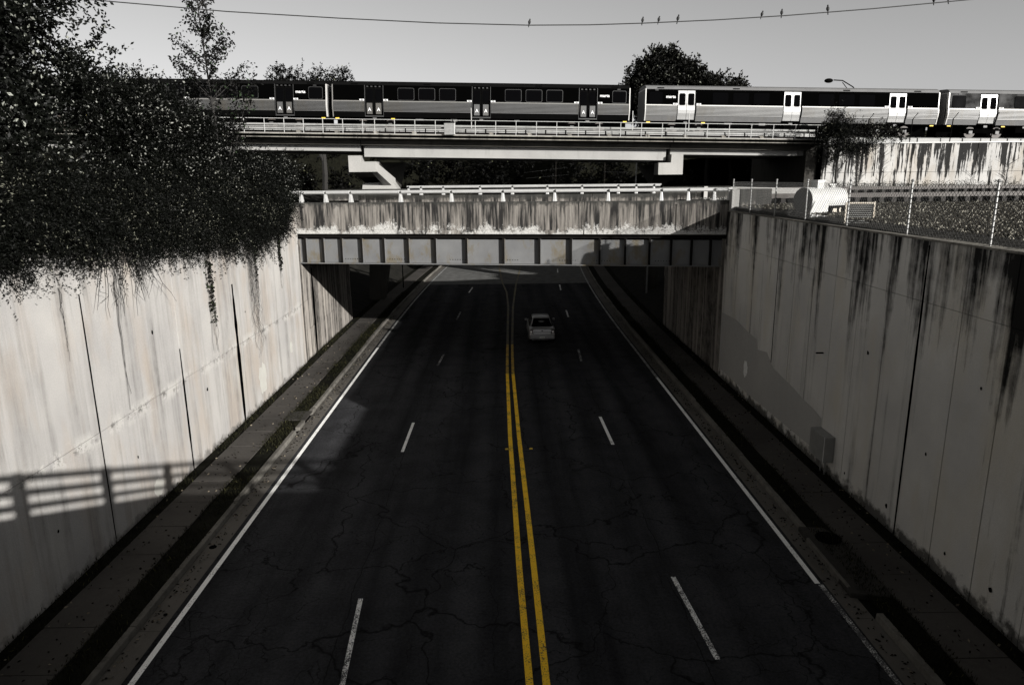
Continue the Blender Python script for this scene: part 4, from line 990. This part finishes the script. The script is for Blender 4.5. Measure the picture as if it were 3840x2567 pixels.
for k, x in enumerate([1.17, 5.69, 6.34, 7.09, 10.46, 11.26, 13.11, 17.34, 17.91]):
    if b0 is None:
        b0 = bird(k).build('bird', 'wire', smooth=True); b = b0
    else:
        b = b0.copy(); COL.objects.link(b)
    b.location = (x, 30, cz(x) + .02); b.rotation_euler = (0, random.uniform(-.2, .2), random.uniform(-1, 1)); s = random.uniform(1.1, 1.4); b.scale = (s, s, s)
    b['label'] = bl[k]; b['category'] = 'bird'; b['group'] = 'birds on the cable'
# street lamp behind the train
t = thing('street_lamp', 'cobra-head street lamp standing beyond the train roof', 'street lamp', (32.6, 66, 8))
MB().tube([(0, 0, 0), (0, 0, 9.0)], .10, 8, .06).build('pole', 'black', t)
MB().tube([(0, 0, 8.3), (-.9, 0, 9.3), (-1.9, 0, 9.85), (-2.7, 0, 9.9)], .05, 6).tube([(0, 0, 7.6), (-1.9, 0, 9.7)], .035, 5).build('arm', 'black', t)
MB().ball((-3.15, 0, 9.85), .33, 8, (1.2, .7, .6)).build('lamp_head', 'black', t)
# sign post under the bridge
o = MB().tube([(-9.0, 62.5, 0), (-9.0, 62.5, 4.2)], .05, 6).build('sign_post', 'black'); o['label'] = 'slim dark pole beside the left sidewalk beyond the bridge'; o['category'] = 'pole'
# utility poles in the dark gap under the viaduct
for (x, lb, m_) in ((4.9, 'slim pale pole seen through the gap under the viaduct, leftmost', 'bark_pale'), (9.4, 'brown pole seen through the gap under the viaduct centre', 'bark_pale'), (12.3, 'white pole in the gap just before the right pier', 'white_rail')):
    o = MB().tube([(x, 66, 6), (x + .1, 66, 12.5)], .06, 6).build('utility_pole', m_); o['label'] = lb; o['category'] = 'pole'
for k, (x0, z0, x1, z1) in enumerate(((2.0, 10.1, 5.8, 10.5), (2.2, 9.6, 6.2, 9.9), (9.3, 10.1, 13.9, 10.0))):
    o = MB().tube([(x0, 65.8, z0), (x1, 65.8, z1)], .02, 4).build('utility_wire', 'white_rail')
    o['label'] = ['upper pale wire in the gap under the viaduct', 'lower pale wire in the gap under the viaduct', 'pale wire between the poles near the right pier'][k]; o['category'] = 'wire'

# ------------------------------------------------------------------ vegetation
def tree(name, label, base, top, r, blobs, twigs, per, L, W, tl, up, mat, seed, nl=10, group=None, shell=.5, bark='bark', outw=.8, clump=(16, .21)):
    t = thing(name, label, 'tree' if 'shrub' not in name else 'shrub', base, group=group)
    rnd = random.Random(seed)
    b = Vector(base); segs = [([Vector(p) - b for p in wobble(base, top, 6, r * .8, rnd)], r, r * .3)]
    for k in range(nl):
        bb = blobs[rnd.randrange(len(blobs))]
        e = Vector((bb[0] + rnd.uniform(-.8, .8) * bb[3], bb[1] + rnd.uniform(-.8, .8) * bb[4], bb[2] + rnd.uniform(-.3, .9) * bb[5]))
        f = rnd.uniform(.25, .9); s = Vector(base).lerp(Vector(top), f)
        segs.append(([p - b for p in wobble(s, e, 4, .12, rnd)], r * .4, r * .08))
    limbs('trunk', segs, bark, t)
    foliage('crown', [(x - b.x, y - b.y, z - b.z, a, c, d) for x, y, z, a, c, d in blobs], twigs, per, L, W, tl, up, mat, seed, t, outw=outw, shell=shell, clump=clump)
    return t
# big broad-leaved tree at the left
tree('broadleaf_tree', 'tall broad-leaved tree filling the upper left corner', (-14.5, 20.5, 8), (-14.3, 20.8, 17.5), .22,
     [(-13.2, 17.2, 12.6, 2.0, 2.2, 2.2), (-13.6, 20.2, 15.2, 1.9, 2.0, 2.0), (-13.8, 22.8, 15.9, 1.5, 1.9, 1.1), (-13.4, 18.2, 10.4, 1.9, 2.6, 1.6), (-14.2, 23.2, 12.9, 1.6, 2.1, 1.5), (-15.5, 20, 12.5, 2.4, 3.4, 3.2), (-13.0, 15.4, 10.3, 1.4, 1.8, 1.7), (-13.6, 17.8, 16.6, 1.9, 2.2, 1.6), (-14.4, 26.0, 12.6, 1.4, 1.6, .9)],
     6200, 19, .135, .075, .8, (0, 0, .15), 'leaf_big', 21, 26)
tree('bushy_tree', 'dense dark bush over the wall below the slender tree', (-13.4, 27, 8), (-13.4, 27.2, 12), .14,
     [(-12.6, 24.8, 10.9, 1.5, 2.2, 1.4), (-12.7, 28.2, 11.0, 1.4, 2.2, 1.4), (-12.5, 31.2, 10.6, 1.4, 2.2, 1.5), (-12.2, 27.6, 9.2, 1.4, 3.2, 1.5), (-12.3, 33.8, 9.7, 1.2, 1.9, 1.3), (-12.0, 23.0, 9.2, 1.3, 2.2, 1.5), (-12.2, 25.3, 12.1, .9, 1.7, .9), (-11.9, 28.6, 11.9, .8, 1.9, .7), (-12.0, 22.6, 11.6, 1.1, 1.6, 1.1)],
     8600, 16, .095, .05, .65, (0, 0, .2), 'leaf_shrub', 22, 18)
tree('arching_shrub', 'arching shrub reaching over the wall corner toward the bridge', (-12.0, 36.2, 8), (-12.0, 36.4, 10), .08,
     [(-11.7, 35.6, 9.6, 1.1, 1.6, 1.1), (-11.3, 36.9, 9.0, .9, 1.4, 1.0), (-11.4, 34.2, 8.6, 1.0, 1.6, 1.1), (-11.4, 37.6, 9.9, .7, 1.2, .8)],
     3200, 15, .08, .042, .55, (.25, .1, .05), 'leaf_shrub', 23, 10)
# slender young tree against the sky
yt = thing('slender_tree', 'slender young tree with open crown against the sky', 'tree', (-11.75, 30.5, 9))
rnd = random.Random(5)
tr = wobble((0, 0, 0), (-.5, .2, 9.2), 10, .06, rnd); segs = [(tr, .07, .01)]; P = []
for k in range(64):
    f = rnd.uniform(.34, .985); s = tr[0].lerp(tr[-1], f); a = rnd.uniform(0, 6.28); lat = min(1.5, 2.5 * (1 - f) + .16) * rnd.uniform(.5, 1.05); ln = lat
    e = s + Vector((math.cos(a) * lat, math.sin(a) * lat, lat * rnd.uniform(.55, 1.0) + .1))
    w_ = wobble(s, e, 4, .05, rnd); segs.append((w_, .022, .005))
    for j in range(int(8 + 15 * ln)):
        q = rnd.uniform(.35, 1.08); P.append(s.lerp(e, q) + Vector((rnd.gauss(0, .12), rnd.gauss(0, .12), rnd.gauss(0, .12))))
for (dx, dy, hz) in ((-1.0, .3, 3.6), (.9, -.2, 3.9), (1.35, .5, 4.6), (-1.5, -.4, 4.3)):
    w_ = wobble((0, 0, .3), (dx, dy, hz), 5, .06, rnd); segs.append((w_, .03, .006))
    for j in range(130):
        q = rnd.uniform(.45, 1.05); P.append(Vector((0, 0, .3)).lerp(Vector((dx, dy, hz)), q) + Vector((rnd.gauss(0, .16), rnd.gauss(0, .16), rnd.gauss(0, .16))))
limbs('trunk', segs, 'bark', yt)
rng = np.random.default_rng(6); P = np.array([list(p) for p in P]); P = np.repeat(P, 3, 0) + rng.normal(size=(len(P) * 3, 3)) * .06
V, F = leaf_quads(P, rng.normal(size=P.shape) + np.array([0, 0, -.4]), .13, .075, rng); np_mesh('crown', V, F, 'leaf_young', yt)
# feathery shoots sticking up
sh = thing('feathery_shrub', 'thin feathery shoots rising against the sky beside the big tree', 'shrub', (-12.4, 23.6, 10.5))
segs = []; P = []
for (dx, dy, dz) in ((.6, 2.2, 2.6), (.3, 1.3, 2.5), (.5, 3.3, 2.0), (.1, .4, 2.3), (.3, 2.7, 1.6), (.2, -.4, 2.0), (.2, 1.9, 1.9), (.2, 4.2, 1.3)):
    w_ = wobble((0, dy * .3, 0), (dx, dy, dz), 6, .08, rnd); segs.append((w_, .018, .004))
    for j in range(150):
        q = rnd.uniform(.1, 1); k = int(q * 5.99); P.append(w_[k].lerp(w_[k + 1], q * 6 - k if q * 6 - k <= 1 else 1) + Vector((rnd.gauss(0, .07), rnd.gauss(0, .10), rnd.gauss(0, .08))))
limbs('stems', segs, 'bark', sh); P = np.array([list(p) for p in P])
V, F = leaf_quads(P, rng.normal(size=P.shape) + np.array([0, .3, .6]), .11, .04, rng); np_mesh('foliage', V, F, 'leaf_young', sh)
# needle shrubs spilling over the wall top
specs = [(14.2, 8.75, 1.9, -.45, 'at the left picture edge'), (17.4, 8.6, 1.9, -.35, 'left of the first bare twigs'), (20.6, 8.4, 1.9, -.05, 'above the second wall joint'), (23.8, 8.3, 1.8, .0, 'above the three ivy strands'), (27.0, 8.1, 1.8, .5, 'above the far wall joint'), (30.2, 8.1, 1.8, .95, 'dipping lowest over the root curtain'), (33.0, 8.3, 1.4, .35, 'nearest the bridge')]
for k, (y, z, ry, dr, lb) in enumerate(specs):
    s = thing('trailing_juniper', 'dark trailing evergreen over the wall top, ' + lb, 'shrub', (-11.2, y, z - .15), group='trailing evergreens on the left wall')
    rr = random.Random(k)
    limbs('branches', [([Vector((-.2, 0, 0)), Vector((.35, rr.uniform(-.8, .8), .25)), Vector((rr.uniform(.7, .95), rr.uniform(-1.6, 1.6), -rr.uniform(.1, .5) - dr))], .03, .008) for _ in range(12)], 'bark', s)
    foliage('foliage', [(0, 0, .5, 1.0, ry, .9), (.5, 0, -.05 - dr * .4, .45, ry * 1.05, .45 + dr * .6), (.45, .6, -.1, .6, ry * .8, .7), (.6, -.4, .2, .5, ry, .7), (-.3, 0, 1.1, .9, ry, .8)],
            4200, 16, .075, .030, .55, (.25, .25, -.75), 'leaf_needle', 40 + k, s, outw=.5, shell=.4)
    foliage('shoots', [(.45, 0, -.1 - dr * .5, .35, ry * 1.1, .4 + max(0, dr) * .4)], 120, 40, .085, .034, .95, (.12, .6, -1.5), 'leaf_needle', 140 + k, s, outw=.1, shell=.1, clump=None)
# bare twigs hanging over the wall near the left edge
t = thing('bare_branches', 'bare grey twigs hanging over the lit wall at left', 'branches', (-10.4, 19.5, 7.6))
rr = random.Random(9); segs = []
for k in range(16):
    y0 = rr.uniform(-1.3, 1.2); e = Vector((rr.uniform(-.05, .25), y0 + rr.uniform(-.8, 1.4), -rr.uniform(.6, 1.7)))
    w_ = wobble((0, y0, 0), e, 5, .06, rr); segs.append((w_, .014, .004))
    segs.append((wobble(w_[3], w_[3] + Vector((.05, rr.uniform(-.5, .7), -rr.uniform(.1, .5))), 3, .03, rr), .007, .003))
limbs('twigs', segs, 'bark', t)
# ivy strands and root curtain on the lit wall
def vine(label, y, ztop, zbot, n, spread, leafy, seed, thick=.008, cat='vine'):
    v = thing('hanging_vine', label, cat, (XL + .03, y, ztop), group='vines hanging on the left wall')
    rr = random.Random(seed); segs = []; P = []
    for k in range(n):
        y0 = rr.uniform(-spread, spread) * .6; ln = (ztop - zbot) * rr.uniform(.45, 1.0)
        pts = [Vector((.02 + rr.uniform(0, .04), y0 + (rr.uniform(-spread, spread) * .5) * (i / 9) + rr.gauss(0, .018), -ln * i / 9)) for i in range(10)]
        segs.append((pts, thick, thick * .5))
        for j in range(int(leafy * ln)):
            q = rr.uniform(0, .72) * 9; i = int(q); P.append(pts[i].lerp(pts[i + 1], q - i) + Vector((.02, rr.gauss(0, .035), rr.gauss(0, .03))))
    limbs('stems', segs, 'bark', v, 4)
    if P:
        P = np.array([list(p) for p in P]); rg = np.random.default_rng(seed)
        V, F = leaf_quads(P, rg.normal(size=P.shape) * [.4, 1, 1], .10, .085, rg); np_mesh('leaves', V, F, 'ivy', v)
vine('three leafy ivy strands hanging together on the lit wall', 25.0, 7.3, 3.3, 5, .32, 16, 1)
vine('wide curtain of bare hanging roots right of the far wall joint', 29.4, 7.0, 2.2, 26, .85, 0, 2, .006)
vine('leafy ivy strand inside the curtain of bare roots', 29.9, 7.2, 3.9, 2, .12, 14, 3)
vine('short dense ivy tassel on the wall close to the bridge', 33.2, 7.6, 4.2, 6, .20, 22, 4)
vine('thin dry root line down the lit wall above the railing shadow', 18.9, 7.0, 3.3, 2, .10, 0, 5)
vine('thin dry root pair near the first wall joint at left', 16.5, 7.2, 5.2, 2, .10, 0, 6, .006)
# trees beyond the train
def far_tree(label, blobs, base, seed, n=1500, mat='leaf_oak', L=.34):
    return tree('distant_tree', label, base, (base[0], base[1], max(b[2] for b in blobs)), .35, blobs, n, 14, L, L * .55, .9, (0, 0, .25), mat, seed, 10, 'trees rising behind the train', shell=.7, clump=(9, .34))
far_tree('large round-topped tree rising behind the train', [(17.4, 80, 19.9, 2.5, 2.4, 2.9), (20.0, 80.5, 19.0, 2.0, 2.2, 2.2), (15.4, 80, 18.6, 1.6, 1.6, 1.9), (18.2, 80, 17.2, 3.3, 2.6, 2.6)], (18, 81, 8), 61, 4200)
far_tree('small yellowish tree at the right shoulder of the round tree', [(22.8, 79.5, 18.6, 1.1, 1.2, 1.4), (24.0, 79.5, 17.7, 1.0, 1.0, 1.1)], (23, 80, 8), 62, 700)
far_tree('tiny treetop just right of the round tree above the roof', [(25.6, 80, 18.3, .7, .7, .9)], (25.6, 80, 8), 63, 260)
rr = random.Random(3)
far_tree('low knobbly treetop peeping over the dark train car', [(-24 + i * .62, 80 + rr.uniform(-.5, .5), 20.0 + .55 * math.sin(i * 1.9) + rr.uniform(-.2, .35), .42, .5, .55) for i in range(13)] + [(-20.5, 80, 18.6, 4.2, 1.6, 1.1)], (-20, 81, 8), 64, 1500, 'leaf_far', .22)
# far wood under the viaduct: one mass
rr = random.Random(8); blobs = []
for k in range(90):
    x = rr.uniform(-45, 70); blobs.append((x, rr.uniform(74, 98), rr.uniform(8.5, 14.0) if abs(x) > 12 else rr.uniform(7.5, 13.5), rr.uniform(2, 4), rr.uniform(2, 3.5), rr.uniform(2.2, 3.8)))
for k in range(40):
    x = rr.choice((-1, 1)) * rr.uniform(15, 45); blobs.append((x, rr.uniform(66, 84), rr.uniform(8, 11), rr.uniform(2, 3.5), rr.uniform(2, 3), rr.uniform(1.5, 3)))
foliage('undergrowth', blobs, 5200, 12, .42, .2, 1.2, (0, 0, .1), 'leaf_far', 70, kind='stuff', label='dark wood and undergrowth behind the viaduct', category='woods')
MB().box(-120, 120, 100, 101, -1, 15.5).build('wood_backdrop', 'soil', kind='structure')
# pine in front of the railway wall, bare saplings
pb = [(22.6, 48.6, 13.1, .75, .7, .8), (22.3, 48.6, 12.0, 1.05, .9, .75), (23.3, 48.6, 11.7, .9, .8, .4), (22.4, 48.6, 11.2, .9, .9, .4), (24.0, 48.6, 11.4, .6, .6, .3)]
pn = tree('pine_tree', 'twin-stemmed dark pine before the streaked railway wall', (22.9, 48.7, 8.2), (22.6, 48.7, 13.4), .09, pb, 1150, 14, .17, .035, .5, (0, 0, .5), 'leaf_needle', 81, 12, shell=.3)
limbs('second_stem', [(wobble((.55, 0, 0), (.45, 0, 3.6), 5, .05, rr), .06, .03)], 'bark', pn)
tree('leafy_shrub', 'low spreading shrub right of the pine on the wall top', (26.0, 49.9, 9.5), (26.0, 49.9, 12.3), .04, [(25.2, 49.8, 12.4, .9, .4, .5), (26.8, 49.8, 12.2, 1.0, .4, .35)], 300, 12, .13, .06, .4, (0, 0, .2), 'leaf_oak', 82, 4)
for k, (x, y, h, lb) in enumerate(((24.6, 49.4, 2.9, 'dense bare sapling just right of the pine stems'), (26.3, 49.4, 3.0, 'bare many-twigged sapling in front of the second wall panel'), (37.3, 49.0, 1.7, 'dark bare stump-like sapling near the right picture edge'), (34.7, 49.0, 2.0, 'thin bare sapling before the wall left of the right edge'))):
    t = thing('bare_sapling', lb, 'sapling', (x, y, 8.25), group='saplings before the railway wall')
    q = random.Random(90 + k); segs = [(wobble((0, 0, 0), (q.uniform(-.2, .2), 0, h), 6, .05, q), .05, .008)]
    for j in range(60 if k < 2 else 26):
        z = q.uniform(.1, .95) * h; a = q.uniform(0, 6.28); l = q.uniform(.25, .8) * (1 if k < 2 else 1.2)
        segs.append((wobble((0, 0, z), (math.cos(a) * l, math.sin(a) * l * .3, z + l * .6), 3, .05, q), .014, .004))
    limbs('twigs', segs, 'bark', t, 4)
rng = np.random.default_rng(77); n = 6000
P = np.stack([rng.uniform(23, 42, n), 50.1 - np.abs(rng.normal(size=n)) * .35, rng.uniform(8.25, 8.25 + .9 * (.4 + .6 * np.abs(np.sin(np.arange(n)))), n)], 1)
V, F = leaf_quads(P, rng.normal(size=P.shape) + np.array([0, 0, .8]), .16, .04, rng); np_mesh('weeds', V, F, 'grassm', kind='stuff', label='tangled weeds along the foot of the railway wall', category='weeds')
